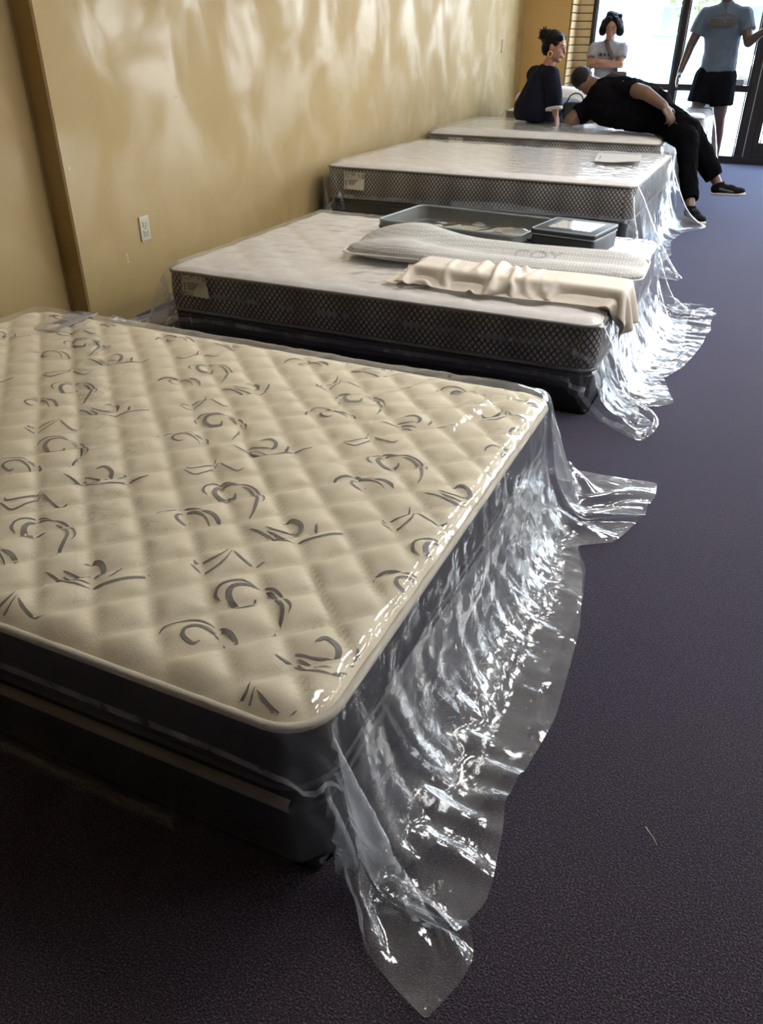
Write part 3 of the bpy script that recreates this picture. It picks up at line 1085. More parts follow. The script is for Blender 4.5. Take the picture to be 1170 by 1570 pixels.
# a second, thinner tape part-way down the border
c1 = Vector(bed1.location)
SW = {
    'a': [(0.010, [(-0.712, 0.874), (-0.729, 0.883), (-0.738, 0.904), (-0.732, 0.925), (-0.709, 0.94), (-0.679, 0.939)]), (0.008, [(-0.672, 0.94), (-0.652, 0.944), (-0.63, 0.939), (-0.606, 0.926), (-0.592, 0.912), (-0.587, 0.896)]), (0.017, [(-0.662, 0.908), (-0.659, 0.892), (-0.678, 0.878), (-0.696, 0.883), (-0.709, 0.897), (-0.713, 0.916), (-0.697, 0.932), (-0.671, 0.938)]), (0.012, [(-0.661, 0.932), (-0.645, 0.932), (-0.619, 0.919), (-0.601, 0.899), (-0.585, 0.86), (-0.583, 0.834)])],
    'b': [(0.009, [(-0.759, 0.763), (-0.759, 0.779), (-0.749, 0.798), (-0.73, 0.81), (-0.705, 0.816), (-0.682, 0.815)]), (0.014, [(-0.679, 0.812), (-0.655, 0.812), (-0.635, 0.803), (-0.623, 0.792)]), (0.011, [(-0.682, 0.773), (-0.689, 0.763), (-0.706, 0.766), (-0.717, 0.774), (-0.72, 0.788), (-0.707, 0.801), (-0.683, 0.803), (-0.659, 0.795), (-0.64, 0.781)])],
    'd': [(0.009, [(-0.828, 0.945), (-0.793, 0.936), (-0.78, 0.954), (-0.776, 0.984), (-0.785, 1.02)]), (0.011, [(-0.833, 0.962), (-0.823, 0.956), (-0.809, 0.965), (-0.796, 0.986), (-0.793, 1.008), (-0.799, 1.029)]), (0.008, [(-0.778, 1.015), (-0.748, 1.0), (-0.717, 0.994), (-0.706, 1.011)])],
    'c': [(0.009, [(-0.795, 1.095), (-0.737, 1.09), (-0.692, 1.095)]), (0.012, [(-0.692, 1.095), (-0.667, 1.118), (-0.627, 1.161), (-0.623, 1.177)]), (0.007, [(-0.768, 1.112), (-0.739, 1.115), (-0.708, 1.128)]), (0.007, [(-0.759, 1.102), (-0.731, 1.102), (-0.698, 1.109)]), (0.016, [(-0.749, 1.146), (-0.737, 1.163), (-0.712, 1.155), (-0.703, 1.137), (-0.707, 1.124)]), (0.010, [(-0.684, 1.171), (-0.676, 1.151), (-0.677, 1.132)])],
}


def swirl(strokes, ox, oy):
    verts, faces = [], []
    for w, pl in strokes:
        pts = catmull(pl, 5)
        m = len(pts)
        P = np.array(pts) + np.array((ox, oy))
        T = np.gradient(P, axis=0)
        T /= np.linalg.norm(T, axis=1)[:, None] + 1e-9
        Nn = np.stack([-T[:, 1], T[:, 0]], 1)
        tt = np.linspace(0, 1, m)
        ww = 0.5 * w * np.clip(np.minimum(tt * 4 + 0.25, (1 - tt) * 3 + 0.15), 0, 1) * 0.62
        base = len(verts)
        for i in range(m):
            for s in (-1, 0, 1):
                q = P[i] + Nn[i] * s * ww[i]
                lx, ly = q[0] - c1.x, q[1] - c1.y
                lim = -rr_sdf(lx, ly, -0.96, 0.96, -0.69, 0.69, 0.085)
                if lim < 0.012:
                    lx, ly = None, None
                verts.append(None if lx is None else (lx, ly, float(h1(np.array(lx), np.array(ly))) + 0.0011))
        for i in range(m - 1):
            for s in (0, 1):
                f = (base + i * 3 + s, base + i * 3 + s + 1, base + (i + 1) * 3 + s + 1, base + (i + 1) * 3 + s)
                if all(verts[q] is not None for q in f):
                    faces.append(f)
    if len(faces) < 6:
        return
    used = sorted({q for f in faces for q in f})
    mp = {q: i for i, q in enumerate(used)}
    mesh_obj('swirl', [verts[q] for q in used], [tuple(mp[q] for q in f) for f in faces], M['swirl'], bed1, True)


L1, L2 = np.array((-0.241, 0.298)), np.array((-0.502, 0.014))
for a in range(-5, 9):
    for b in range(-4, 6):
        off = L1 * a + L2 * b
        for k, st in SW.items():
            cxy = np.mean([p for _, pl in st for p in pl], axis=0) + off
            if -2.42 < cxy[0] < -0.36 and 0.60 < cxy[1] < 2.12:
                swirl(st, *off)

# printed label at the head end of the near mattress, flat under the film
lab = empty('label', (-0.74, 0.60, 0.162))
lab.parent = bed1
lab.rotation_euler = (0, math.radians(-3), math.radians(2))
box('grey_card', -0.05, 0.05, -0.11, 0.11, 0, 0.003, M['grey_paper'], lab)
box('barcode_block', -0.045, 0.045, 0.075, 0.108, 0.003, 0.0042, M['grey_ink'], lab)
box('yellow_strip', -0.075, -0.045, -0.16, 0.06, -0.002, 0.0012, M['yellow_print'], lab)
box('print_mark', -0.02, 0.02, -0.045, 0.0, 0.003, 0.0038, M['grey_ink'], lab)

# ---------------- bed 2: trellis border mattress carrying the pillow, tray and case
GM, GB, GF = 'mattresses on box springs along the wall', 'box springs along the wall', 'polythene covers on the beds'
bed2, h2 = mattress('white mattress with grey trellis border, second bed, carrying pillow and navy case', GM,
                    -2.30, -0.425, 2.74, 4.14, 0.16, 0.36, 0.06, quilt_soft, M['white_knit'], M['lattice'], M['grey_tape'], 0.007, 0.022, 0.02)
box_spring('low black box spring under the second, trellis bordered mattress', GB,
           -2.29, -0.43, 2.75, 4.13, 0.0, 0.158, 0.04, M['black_box'], M['black_box'], 0.01)
# ---------------- bed 3
bed3, h3 = mattress('white mattress with grey trellis border, third bed, with a card on top', GM,
                    -2.68, -0.68, 4.93, 6.50, 0.28, 0.50, 0.06, quilt_soft, M['white_knit'], M['lattice'], M['grey_tape'], 0.007, 0.022, 0.025)
box_spring('tall black box spring under the third bed, the one with the card', GB,
           -2.67, -0.70, 4.94, 6.49, 0.0, 0.278, 0.04, M['black_box'], M['black_box'], 0.01)
# ---------------- bed 4
bed4, h4 = mattress('white mattress, fourth bed, on which a man lies and a woman sits', GM,
                    -2.80, -0.84, 7.02, 8.30, 0.33, 0.535, 0.07, quilt_soft, M['white_knit'], M['lattice'], M['grey_tape'], 0.007, 0.03, 0.03, crown=0.015)
box_spring('black box spring under the fourth bed, below the lying man', GB,
           -2.78, -0.86, 7.04, 8.28, 0.0, 0.328, 0.04, M['black_box'], M['black_box'], 0.01)
# ---------------- bed 5
bed5, h5 = mattress('white mattress of the last bed, in front of the shop window', GM,
                    -2.60, -0.68, 8.62, 9.58, 0.36, 0.60, 0.07, quilt_soft, M['white_knit'], M['lattice'], M['grey_tape'], 0.007, 0.03, 0.03)
box_spring('dark box spring under the last bed, nearest the shop window', GB,
           -2.58, -0.70, 8.64, 9.56, 0.0, 0.358, 0.04, M['black_box'], M['black_box'], 0.01)


# law tags stitched on the borders
def law_tag(parent, wx, wy, wz, w, h, skew, seed, label):
    px, py, pz = parent.location
    t = empty('care_label', (wx - px, wy - py, wz - pz))
    t.parent = parent
    t['label'] = label
    vs, fs = [], []
    nu, nv = 8, 8
    fn = lambda u, v: (u * (w + skew * (1 - v)), -0.004 - 0.012 * (1 - v) ** 2 * (0.4 + u), (v - 1) * h)
    for i in range(nu + 1):
        for j in range(nv + 1):
            vs.append(fn(i / nu, j / nv))
    for i in range(nu):
        for j in range(nv):
            a = i * (nv + 1) + j
            fs.append((a, a + nv + 1, a + nv + 2, a + 1))
    mesh_obj('paper', vs, fs, M['paper'], t, True)
    vs, fs = [], []

    def patch(u0, u1, v0, v1):
        b = len(vs)
        for u, v in ((u0, v0), (u1, v0), (u1, v1), (u0, v1)):
            x, y, z = fn(u, v)
            vs.append((x, y - 0.0012, z))
        fs.append((b, b + 1, b + 2, b + 3))

    def words(u0, u1, v, hh, r):
        u = u0
        while u < u1:
            d = min(r.uniform(0.02, 0.06), u1 - u)
            patch(u, u + d, v - hh / 2, v + hh / 2)
            u += d + 0.012
    r = random.Random(seed)
    words(0.04, 0.34, 0.93, 0.035, r)
    words(0.04, 0.32, 0.86, 0.03, r)
    words(0.04, 0.16, 0.79, 0.03, r)
    words(0.05, 0.38, 0.70, 0.025, r)
    # the large grade mark, its side bar and the thick tick
    patch(0.37, 0.52, 0.91, 0.945)
    patch(0.37, 0.40, 0.86, 0.91)
    patch(0.48, 0.51, 0.86, 0.91)
    patch(0.38, 0.50, 0.79, 0.835)
    patch(0.53, 0.555, 0.79, 0.945)
    patch(0.69, 0.72, 0.86, 0.94)
    patch(0.71, 0.76, 0.82, 0.87)
    patch(0.72, 0.78, 0.74, 0.79)
    for k in range(9):
        patch(0.87, 0.96, 0.66 + k * 0.033, 0.678 + k * 0.033)
    for k in range(10):
        patch(0.08, 0.14, 0.18 + k * 0.035, 0.205 + k * 0.035)
    for k, (a, b) in enumerate(((0.2, 0.70), (0.23, 0.60), (0.22, 0.56), (0.23, 0.50))):
        words(a, b, 0.52 - k * 0.08, 0.042, r)
    words(0.04, 0.18, 0.09, 0.03, r)
    mesh_obj('printing', vs, fs, M['ink'], t)
    return t


law_tag(bed2, -2.213, 2.74, 0.343, 0.118, 0.10, 0.03, 3, 'white sewn care label with black printing on the border')
law_tag(bed3, -2.545, 4.93, 0.452, 0.150, 0.105, 0.0, 4, 'white sewn care label on the border, slightly creased')
law_tag(bed4, -2.60, 7.02, 0.47, 0.13, 0.09, 0.0, 5, 'pale sewn care label at the wall end of the border')

# ---------------- polythene
import time as _t
_t0 = _t.time()
R1 = lerp_fn([(0.62, 0.40), (0.75, 0.44), (0.95, 0.42), (1.2, 0.45), (1.5, 0.44), (1.72, 0.41), (1.86, 0.37), (1.93, 0.44), (2.06, 0.47)])
N1 = lerp_fn([(-2.3, 0.34), (-0.8, 0.335), (-0.5, 0.285), (-0.42, 0.215)])


def hug_near(y0, x1, k):
    def f(P, t):
        a = np.zeros_like(P)
        side = (P[..., 1] < y0 + 0.02)
        a[..., 1][side] = k
        a[..., 1][side & (P[..., 0] > x1 + 0.04)] = k * 0.9
        return a
    return f


# long taut creases in the film: start, end, height, width
FOLDS = [(-1.35, 1.42, -0.45, 1.86, 0.012, 0.018), (-1.25, 1.30, -0.42, 1.42, 0.010, 0.016), (-0.86, 1.62, -0.70, 1.98, 0.016, 0.035),
         (-0.62, 1.56, -0.55, 1.92, 0.016, 0.030),
         (-1.75, 2.02, -1.05, 1.60, 0.005, 0.018), (-0.95, 1.52, -0.62, 1.28, 0.010, 0.015), (-1.5, 1.1, -1.05, 1.34, 0.006, 0.012), (-0.72, 1.12, -0.44, 1.22, 0.009, 0.014),
         (-0.58, 0.80, -0.43, 0.70, 0.010, 0.012), (-0.50, 0.92, -0.42, 0.76, 0.008, 0.010)]


def gather(P, I, J):
    # puckers either side of the heat-sealed seam that runs along the hanging end
    over = np.clip((P[..., 0] + 0.42) / 0.02, 0, 1)
    t = I - (P.shape[0] - 1) * 0.925 + 3.0 * np.sin(J * 0.06)
    w = np.exp(-(t / 4.5) ** 2) * over
    # flat film on top: loose folds running away from the camera, more of them towards the open end
    top = np.clip((P[..., 2] - 0.345) / 0.01, 0, 1)
    x, y = P[..., 0], P[..., 1]
    m = np.clip((x + 1.55) / 0.9, 0.0, 1) * np.clip(vnoise(x * 3.1 + 5, y * 2.3) * 2.2 - 0.55, 0, 1)
    q = x * 17 + y * 5.0 + 2.5 * vnoise(x * 2.2, y * 2.2)
    f1 = (1 - np.abs(2 * vnoise(q, y * 2.6 + 3) - 1)) ** 3
    q2 = y * 15 + x * 7 + 2.0 * vnoise(x * 1.7 + 9, y * 1.9)
    f2 = (1 - np.abs(2 * vnoise(q2, x * 2.2) - 1)) ** 4
    fold = 0.0
    for ax, ay, bx, by, hh, ww in FOLDS:
        dx, dy = bx - ax, by - ay
        L = math.hypot(dx, dy)
        tt = np.clip(((x - ax) * dx + (y - ay) * dy) / L ** 2, 0, 1)
        dd = np.hypot(x - ax - tt * dx, y - ay - tt * dy) + 0.006 * (vnoise(x * 20, y * 20) - 0.5)
        fold = fold + hh * np.exp(-(dd / ww) ** 2) * np.sin(np.pi * np.clip(tt, 0.02, 0.98)) ** 0.5
    return top * (0.0095 * m * f1 + 0.005 * np.clip(m + 0.08, 0, 1) * f2 + fold) + 0.0028 * w * (np.sin(J * 1.9 + np.sin(J * 0.37) * 2) + 0.6 * np.sin(J * 1.1 + 1)) - 0.004 * over * np.exp(-(t / 0.8) ** 2)


P, F, _ = drape([(-2.34, -0.42, 0.68, 2.06, -0.2, 0.36, 0.03)], (-2.34, -0.42, 0.68, 2.06), 0.36, 0.30, R1, N1, 0.34, 0.0165, 1,
                frames=64, hug=hug_near(0.68, -0.42, 9.0), slack=0.026)
cover1 = film_object('plastic_cover', P, F, M['film_near'], 'clear wrinkled polythene over the nearest cream mattress, open end trailing on carpet', GF, crinkle=0.0034, seed=1,
            m2=((M['film_top'], lambda q: q[2] > 0.352), (M['film_double'], lambda q: q[0] > -0.40)), extra=gather)


def seam_band(P, j, cover, i0=0, i1=None, w=2):
    S = P[i0:i1, [j, j + w - 1]].astype(float).copy()
    S[..., 1] -= 0.004
    S[..., 2] += 0.003
    ns = S.shape[0]
    return mesh_obj('seam_band', S.reshape(-1, 3) - np.array(cover.location), [(2 * i, 2 * i + 2, 2 * i + 3, 2 * i + 1) for i in range(ns - 1)],
                    M['film_seam'], cover, True)


seam_band(P, 15, cover1)
print('drape1', round(_t.time() - _t0, 1))
R1b = lerp_fn([(0.72, 0.20), (0.9, 0.26), (1.1, 0.30), (1.3, 0.29), (1.6, 0.30), (1.75, 0.28), (1.9, 0.22), (2.0, 0.2)])
P, F, _ = drape([(-2.33, -0.425, 0.69, 2.05, -0.2, 0.165, 0.02), (-2.3, -0.45, 0.69, 2.05, 0.18, 0.36, 0.02)], (-0.60, -0.425, 0.72, 2.0), 0.167, 0.0, R1b, 0.0, 0.0, 0.016, 2,
                frames=40, pin=lambda X, Y: X < -0.44, angle=35, slack=0.03)
film_object('plastic_cover', P, F, M['film_inner'], 'clear polythene of the nearest box spring, lying on carpet under the upper cover', GF, crinkle=0.003, seed=4)

R2 = lerp_fn([(2.7, 0.42), (2.85, 0.36), (3.0, 0.48), (3.2, 0.40), (3.4, 0.46), (3.7, 0.50), (4.0, 0.52), (4.14, 0.5)])
P, F, _ = drape([(-2.30, -0.425, 2.74, 4.14, -0.2, 0.36, 0.03)], (-2.30, -0.425, 2.74, 4.14), 0.36, 0.60, R2, 0.22, 0.30, 0.019, 3,
                frames=56, angle_l=33, hug=hug_near(2.74, -0.425, 7.0), slack=0.02)
cover2 = film_object('plastic_cover', P, F, M['film_near'], 'clear polythene over the second bed, crumpled under pillow, tray and navy case', GF, crinkle=0.0038, seed=2, m2=((M['film_top'], lambda q: q[2] > 0.352), (M['film_end'], lambda q: q[0] > -0.40), (M['film_double'], lambda q: q[0] < -2.315)))
seam_band(P, 7, cover2)
seam_band(P, 1, cover2)
R2b = lerp_fn([(2.78, 0.30), (2.9, 0.20), (3.05, 0.32), (3.3, 0.26), (3.6, 0.30), (4.1, 0.28)])
P, F, _ = drape([(-2.29, -0.43, 2.75, 4.13, -0.2, 0.158, 0.02)], (-0.62, -0.43, 2.76, 4.1), 0.160, 0.0, R2b, 0.0, 0.0, 0.018, 5,
                frames=36, pin=lambda X, Y: X < -0.445, angle=35, slack=0.04)
film_object('plastic_cover', P, F, M['film_inner'], 'clear polythene of the second box spring, trailing on the carpet', GF, crinkle=0.004, seed=6)

R3 = lerp_fn([(4.9, 0.58), (5.2, 0.50), (5.5, 0.54), (5.9, 0.5), (6.5, 0.54)])
P, F, _ = drape([(-2.68, -0.68, 4.93, 6.50, -0.2, 0.50, 0.03)], (-2.68, -0.68, 4.93, 6.50), 0.50, 0.52, R3, 0.25, 0.3, 0.026, 7,
                frames=52, sub=8, hug=hug_near(4.93, -0.68, 5.0), slack=0.022)
cover3 = film_object('plastic_cover', P, F, M['film_far'], 'clear polythene over the third bed, hanging in folds at the aisle end', GF, crinkle=0.0012, seed=3, m2=((M['film_top'], lambda q: q[2] > 0.49), (M['film_end'], lambda q: q[0] > -0.66)))
seam_band(P, 3, cover3)
P, F, _ = drape([(-2.80, -0.84, 7.02, 8.30, -0.2, 0.535, 0.04)], (-2.80, -0.84, 7.02, 8.30), 0.535, 0.25, 0.5, 0.22, 0.2, 0.034, 8,
                frames=40, sub=8, slack=0.015, wallx=-2.825)
film_object('plastic_cover', P, F, M['film_far'], 'clear polythene over the fourth bed, beneath the lying man', GF, crinkle=0.002, seed=5)
P, F, _ = drape([(-2.60, -0.68, 8.62, 9.58, -0.2, 0.60, 0.04)], (-2.60, -0.68, 8.62, 9.58), 0.60, 0.2, 0.42, 0.3, 0.25, 0.032, 9,
                frames=44, sub=8, slack=0.025)
film_object('plastic_cover', P, F, M['film_far'], 'bright crumpled polythene over the last bed by the window', GF, crinkle=0.004, seed=8)
print('drapes', round(_t.time() - _t0, 1))


# ------------------------------------------------------------------ things lying on the beds
def cushion(name, m, parent, w, d, hfn, n=(64, 28), p=6.0, lip=0.02, rimw=0.22):
    """soft slab: superellipse outline, top from hfn(x, y), rounded edge, flat underside"""
    nu, nv = n
    vs, fs = [], []
    ids = {}
    for side in (0, 1):
        for i in range(nu + 1):
            for j in range(nv + 1):
                a, b = 2 * i / nu - 1, 2 * j / nv - 1
                mx = max(abs(a), abs(b))
                if mx > 1e-6:
                    k = mx / (abs(a) ** p + abs(b) ** p) ** (1 / p)
                else:
                    k = 1
                x, y = a * k * w / 2, b * k * d / 2
                rim = (i in (0, nu)) or (j in (0, nv))
                e = 1 - mx
                prof = math.sqrt(max(0.0, 1 - (1 - min(1, e / rimw)) ** 2))
                top = hfn(x, y)
                z = lip + (top - lip) * prof if side == 0 else lip - lip * prof
                if side == 1 and rim:
                    ids[(1, i, j)] = ids[(0, i, j)]
                    continue
                ids[(side, i, j)] = len(vs)
                vs.append((x, y, z))
    for side in (0, 1):
        for i in range(nu):
            for j in range(nv):
                f = [ids[(side, i, j)], ids[(side, i + 1, j)], ids[(side, i + 1, j + 1)], ids[(side, i, j + 1)]]
                fs.append(f if side == 0 else f[::-1])
    o = mesh_obj(name, vs, fs, m, parent, True)
    return o


def nz2(x, y, s, seed=0.0):
    return float(vnoise(np.array(x * s + 40 + seed), np.array(y * s + 40 - seed)))


def dimple_mat():
    m, nt, out = new_mat('white_dimple_knit')
    N, L = nt.nodes, nt.links
    b = N.new('ShaderNodeBsdfPrincipled')
    b.inputs['Base Color'].default_value = (0.62, 0.61, 0.59, 1)
    b.inputs['Roughness'].default_value = 0.75
    tc = N.new('ShaderNodeTexCoord')
    v = N.new('ShaderNodeTexVoronoi')
    v.inputs['Scale'].default_value = 75
    v.inputs['Randomness'].default_value = 0.15
    L.new(tc.outputs['Object'], v.inputs['Vector'])
    r = N.new('ShaderNodeValToRGB')
    r.color_ramp.elements[0].position, r.color_ramp.elements[0].color = 0.1, (0.66, 0.65, 0.63, 1)
    r.color_ramp.elements[1].position, r.color_ramp.elements[1].color = 0.55, (0.47, 0.47, 0.46, 1)
    L.new(v.outputs['Distance'], r.inputs[0])
    L.new(r.outputs[0], b.inputs['Base Color'])
    bp = N.new('ShaderNodeBump')
    bp.invert = True
    bp.inputs['Strength'].default_value = 0.8
    bp.inputs['Distance'].default_value = 0.004
    L.new(v.outputs['Distance'], bp.inputs['Height'])
    L.new(bp.outputs[0], b.inputs['Normal'])
    L.new(b.outputs[0], out.inputs[0])
    return m


M['pillow'] = dimple_mat()
ZB2 = 0.369


def pillow_h(x, y):
    # high rounded lobe at the left end, two ridges with a valley between along the length
    yy = y / 0.22
    ridge = 0.040 + 0.020 * math.exp(-((yy - 0.45) / 0.35) ** 2) + 0.012 * math.exp(-((yy + 0.55) / 0.3) ** 2) - 0.012 * math.exp(-(yy / 0.25) ** 2)
    hump = 0.055 * math.exp(-((x + 0.40) / 0.20) ** 2) * (0.6 + 0.4 * yy)
    return ridge + hump + 0.006 * nz2(x, y, 8)


pillow = thing('pillow', 'long white dimple-knit pillow with grey lettering on the second bed', 'pillow', (-1.02, 3.365, ZB2), math.radians(3))
cushion('pillow_cover', M['pillow'], pillow, 1.30, 0.40, pillow_h, (84, 30), 5.0, 0.022)
tube('seam_piping', [(x, y, 0.024) for x, y in outline(-0.645, 0.645, -0.195, 0.195, 0.06)], 0.004, M['white_cotton'], pillow, 6, True)


def lettering(name, body, size, parent, loc, rot, m, hfn=None, extrude=0.0006):
    cu = bpy.data.curves.new(name, 'FONT')
    cu.body = body
    cu.size = size
    cu.align_x = 'CENTER'
    tmp = bpy.data.objects.new(name + '_src', cu)
    COL.objects.link(tmp)
    dg = bpy.context.evaluated_depsgraph_get()
    me = bpy.data.meshes.new_from_object(tmp.evaluated_get(dg))
    bpy.data.objects.remove(tmp)
    me.materials.clear()
    me.materials.append(m)
    R = Matrix.Rotation(rot, 3, 'Z')
    if hfn is not None:
        bm = bmesh.new()
        bm.from_mesh(me)
        bmesh.ops.triangulate(bm, faces=bm.faces)
        bmesh.ops.subdivide_edges(bm, edges=bm.edges, cuts=2)
        bm.to_mesh(me)
        bm.free()
    for v in me.vertices:
        q = R @ v.co + Vector(loc)
        if hfn is not None:
            q.z = hfn(q.x, q.y) + 0.0018
        v.co = q
    o = bpy.data.objects.new(name, me)
    o.parent = parent
    COL.objects.link(o)
    return o


lettering('lettering', 'COY', 0.10, pillow, (0.19, -0.02, 0), 0.0, mat('faded_grey_print', (0.36, 0.37, 0.36), 0.8), pillow_h)


# folded cotton sheet: two thin layers of loose cloth settled over a flat core
bundle = thing('folded_sheet', 'folded off-white cotton sheet along the front edge of the second bed', 'bedding', (-0.84, 3.00, ZB2))
for k, (rc, zc, sp, sd, sl, hgt) in enumerate((((-1.25, -0.40, 2.905, 3.085), 0.024, 0.016, 21, 0.05, 0.03), ((-1.22, -0.38, 2.92, 3.10), 0.056, 0.0105, 24, 0.15, 0.045))):
    core = (rc[0], rc[1], rc[2], rc[3], ZB2 - 0.05, ZB2 + zc, 0.012)
    Pb, Fb, _ = drape([core, (-2.3, -0.42, 2.74, 4.14, -0.2, 0.366, 0.03)], rc, ZB2 + zc, 0.05 + 0.03 * k, 0.06 if k == 0 else 0.085, 0.04 + 0.015 * k, 0.05 + 0.03 * k,
                      sp, sd, frames=34, sub=8, slack=sl, bend=0.12, offset=0.004)
    Vb = Pb.reshape(-1, 3).astype(float)
    Vb[:, 1] += 0.035 * (Vb[:, 0] + 0.84) * -0.4 + 0.012 * np.sin(Vb[:, 0] * 9)
    ob = mesh_obj(('lower_layer', 'upper_layer')[k], Vb - np.array(bundle.location), Fb, M['linen'], bundle, True)
    sd_ = ob.modifiers.new('thick', 'SOLIDIFY')
    sd_.thickness = 0.004
    ms = ob.modifiers.new('smooth', 'SUBSURF')
    ms.levels = ms.render_levels = 1


# grey fabric tray (the open lid of a storage case) with clear film lying in it
tray = thing('fabric_tray', 'shallow grey fabric tray lined with clear film on the second bed', 'tray', (-1.31, 3.83, ZB2 + 0.004), math.radians(-6))
tw, td, th = 0.375, 0.235, 0.066


def ring_wall(name, hw, hd, r, z0, z1, thick, m, parent):
    a, b = outline(-hw, hw, -hd, hd, r), None
    n = len(a)
    b = [(x * (hw - thick) / hw, y * (hd - thick) / hd) for x, y in a]
    vs = [(x, y, z0) for x, y in a] + [(x, y, z1) for x, y in a] + [(x, y, z1) for x, y in b] + [(x, y, z0) for x, y in b]
    fs = []
    for i in range(n):
        j = (i + 1) % n
        for k in range(4):
            k2 = (k + 1) % 4
            fs.append((k * n + i, k * n + j, k2 * n + j, k2 * n + i))
    return mesh_obj(name, vs, fs, m, parent, False)


oo = outline(-tw, tw, -td, td, 0.05)
bm = bmesh.new()
vv = [bm.verts.new((x, y, 0)) for x, y in oo]
vt = [bm.verts.new((x, y, 0.004)) for x, y in oo]
bm.faces.new(vv[::-1])
bm.faces.new(vt)
for i in range(len(oo)):
    bm.faces.new((vv[i], vv[(i + 1) % len(oo)], vt[(i + 1) % len(oo)], vt[i]))
bm_obj('base_panel', bm, M['tray'], tray)
ring_wall('side_wall', tw, td, 0.05, 0.0, th, 0.006, M['tray'], tray)
tube('rim_binding', [(x, y, th) for x, y in outline(-tw + 0.003, tw - 0.003, -td + 0.003, td - 0.003, 0.05)], 0.006, M['tray_rim'], tray, 8, True)
tube('zip_tape', [(x * 1.006, y * 1.006, th * 0.55) for x, y in oo], 0.0035, M['case_trim'], tray, 6, True)
handle = box('pull_tab', -0.035, 0.035, -td - 0.012, -td - 0.004, 0.018, 0.032, M['black_strap'], tray, 0.002, 1)
nu, nv = 34, 24
vs, fs = [], []
for i in range(nu + 1):
    for j in range(nv + 1):
        x, y = (i / nu - 0.5) * 0.60, (j / nv - 0.5) * 0.40
        vs.append((x, y, 0.012 + 0.022 * nz2(x, y, 13, 2) ** 2 + 0.01 * nz2(x, y, 30)))
for i in range(nu):
    for j in range(nv):
        a = i * (nv + 1) + j
        fs.append((a, a + nv + 1, a + nv + 2, a + 1))
mesh_obj('clear_liner', vs, fs, M['clear_pvc'], tray, True)
# clear sleeve wall standing up behind the tray
vs, fs = [], []
for i in range(21):
    for j in range(6):
        u, v = i / 20, j / 5
        vs.append((-0.20 + u * 0.60, td - 0.012 - 0.008 * math.sin(u * 9), th * 0.2 + v * (0.085 + 0.02 * math.sin(u * 2.6 + 0.3))))
for i in range(20):
    for j in range(5):
        a = i * 6 + j
        fs.append((a, a + 6, a + 7, a + 1))
mesh_obj('clear_flap', vs, fs, M['clear_pvc'], tray, True)

# navy zip case
case = thing('zip_case', 'dark navy zippered case with clear lid window beside the grey tray', 'case', (-0.755, 3.735, ZB2 + 0.003), math.radians(-9))
cw, cd, ch = 0.148, 0.150, 0.102
bm = bmesh.new()
bm_box(bm, -cw, cw, -cd, cd, 0, ch - 0.022, 0.014, 3)
bm_obj('body', bm, M['navy_case'], case, True)
bm = bmesh.new()
bm_box(bm, -cw - 0.003, cw + 0.003, -cd - 0.003, cd + 0.003, ch - 0.021, ch, 0.009, 3)
lid = bm_obj('lid', bm, M['case_trim'], case, True)
tube('lid_piping', [(x, y, ch - 0.002) for x, y in outline(-cw, cw, -cd, cd, 0.016)], 0.0035, M['tray_rim'], case, 6, True)
tube('zip', [(x, y, ch - 0.023) for x, y in outline(-cw - 0.001, cw + 0.001, -cd - 0.001, cd + 0.001, 0.016)], 0.003, M['tray_rim'], case, 6, True)
box('glare_sheet', -0.092, 0.098, -0.085, 0.085, ch, ch + 0.0012, M['white_cotton'], lid)  # white sheet painted in for daylight glare on the clear lid
box('clear_window', -0.100, 0.106, -0.093, 0.093, ch + 0.0016, ch + 0.0024, M['clear_window'], lid)
for z0, y0 in ((0.075, 0.05), (0.035, -0.09)):
    tube('loop_handle', catmull([(-cw + 0.004, y0 - 0.03, z0), (-cw - 0.035, y0 - 0.02, z0 + 0.006), (-cw - 0.045, y0, z0 + 0.004),
                                 (-cw - 0.035, y0 + 0.02, z0 - 0.004), (-cw + 0.004, y0 + 0.03, z0 - 0.004)], 5), 0.0045, M['black_strap'], case, 8)

# card on bed 3
card = thing('card', 'bent grey-beige card lying on the third bed near its aisle end', 'card', (-0.955, 5.86, 0.512), math.radians(8))
nu, nv = 14, 10
vs, fs = [], []
for top in (1, 0):
    for i in range(nu + 1):
        for j in range(nv + 1):
            u, v = i / nu - 0.5, j / nv - 0.5
            vs.append((u * 0.29, v * 0.44, 0.004 * top + 0.022 * max(0, u + 0.1) * (0.5 - v) + 0.01 * max(0, -u - 0.2)))
W_ = (nu + 1) * (nv + 1)
for i in range(nu):
    for j in range(nv):
        a = i * (nv + 1) + j
        fs.append((a, a + nv + 1, a + nv + 2, a + 1))
        fs.append((W_ + a, W_ + a + 1, W_ + a + nv + 2, W_ + a + nv + 1))
edge = [i * (nv + 1) for i in range(nu + 1)] + [nu * (nv + 1) + j for j in range(1, nv + 1)] + [i * (nv + 1) + nv for i in range(nu - 1, -1, -1)] + [j for j in range(nv - 1, 0, -1)]
for k in range(len(edge)):
    a, b = edge[k], edge[(k + 1) % len(edge)]
    fs.append((a, W_ + a, W_ + b, b))
mesh_obj('sheet', vs, fs, M['card'], card)
box('printed_bar', -0.128, -0.116, -0.10, 0.05, 0.0052, 0.0062, M['ink'], card)

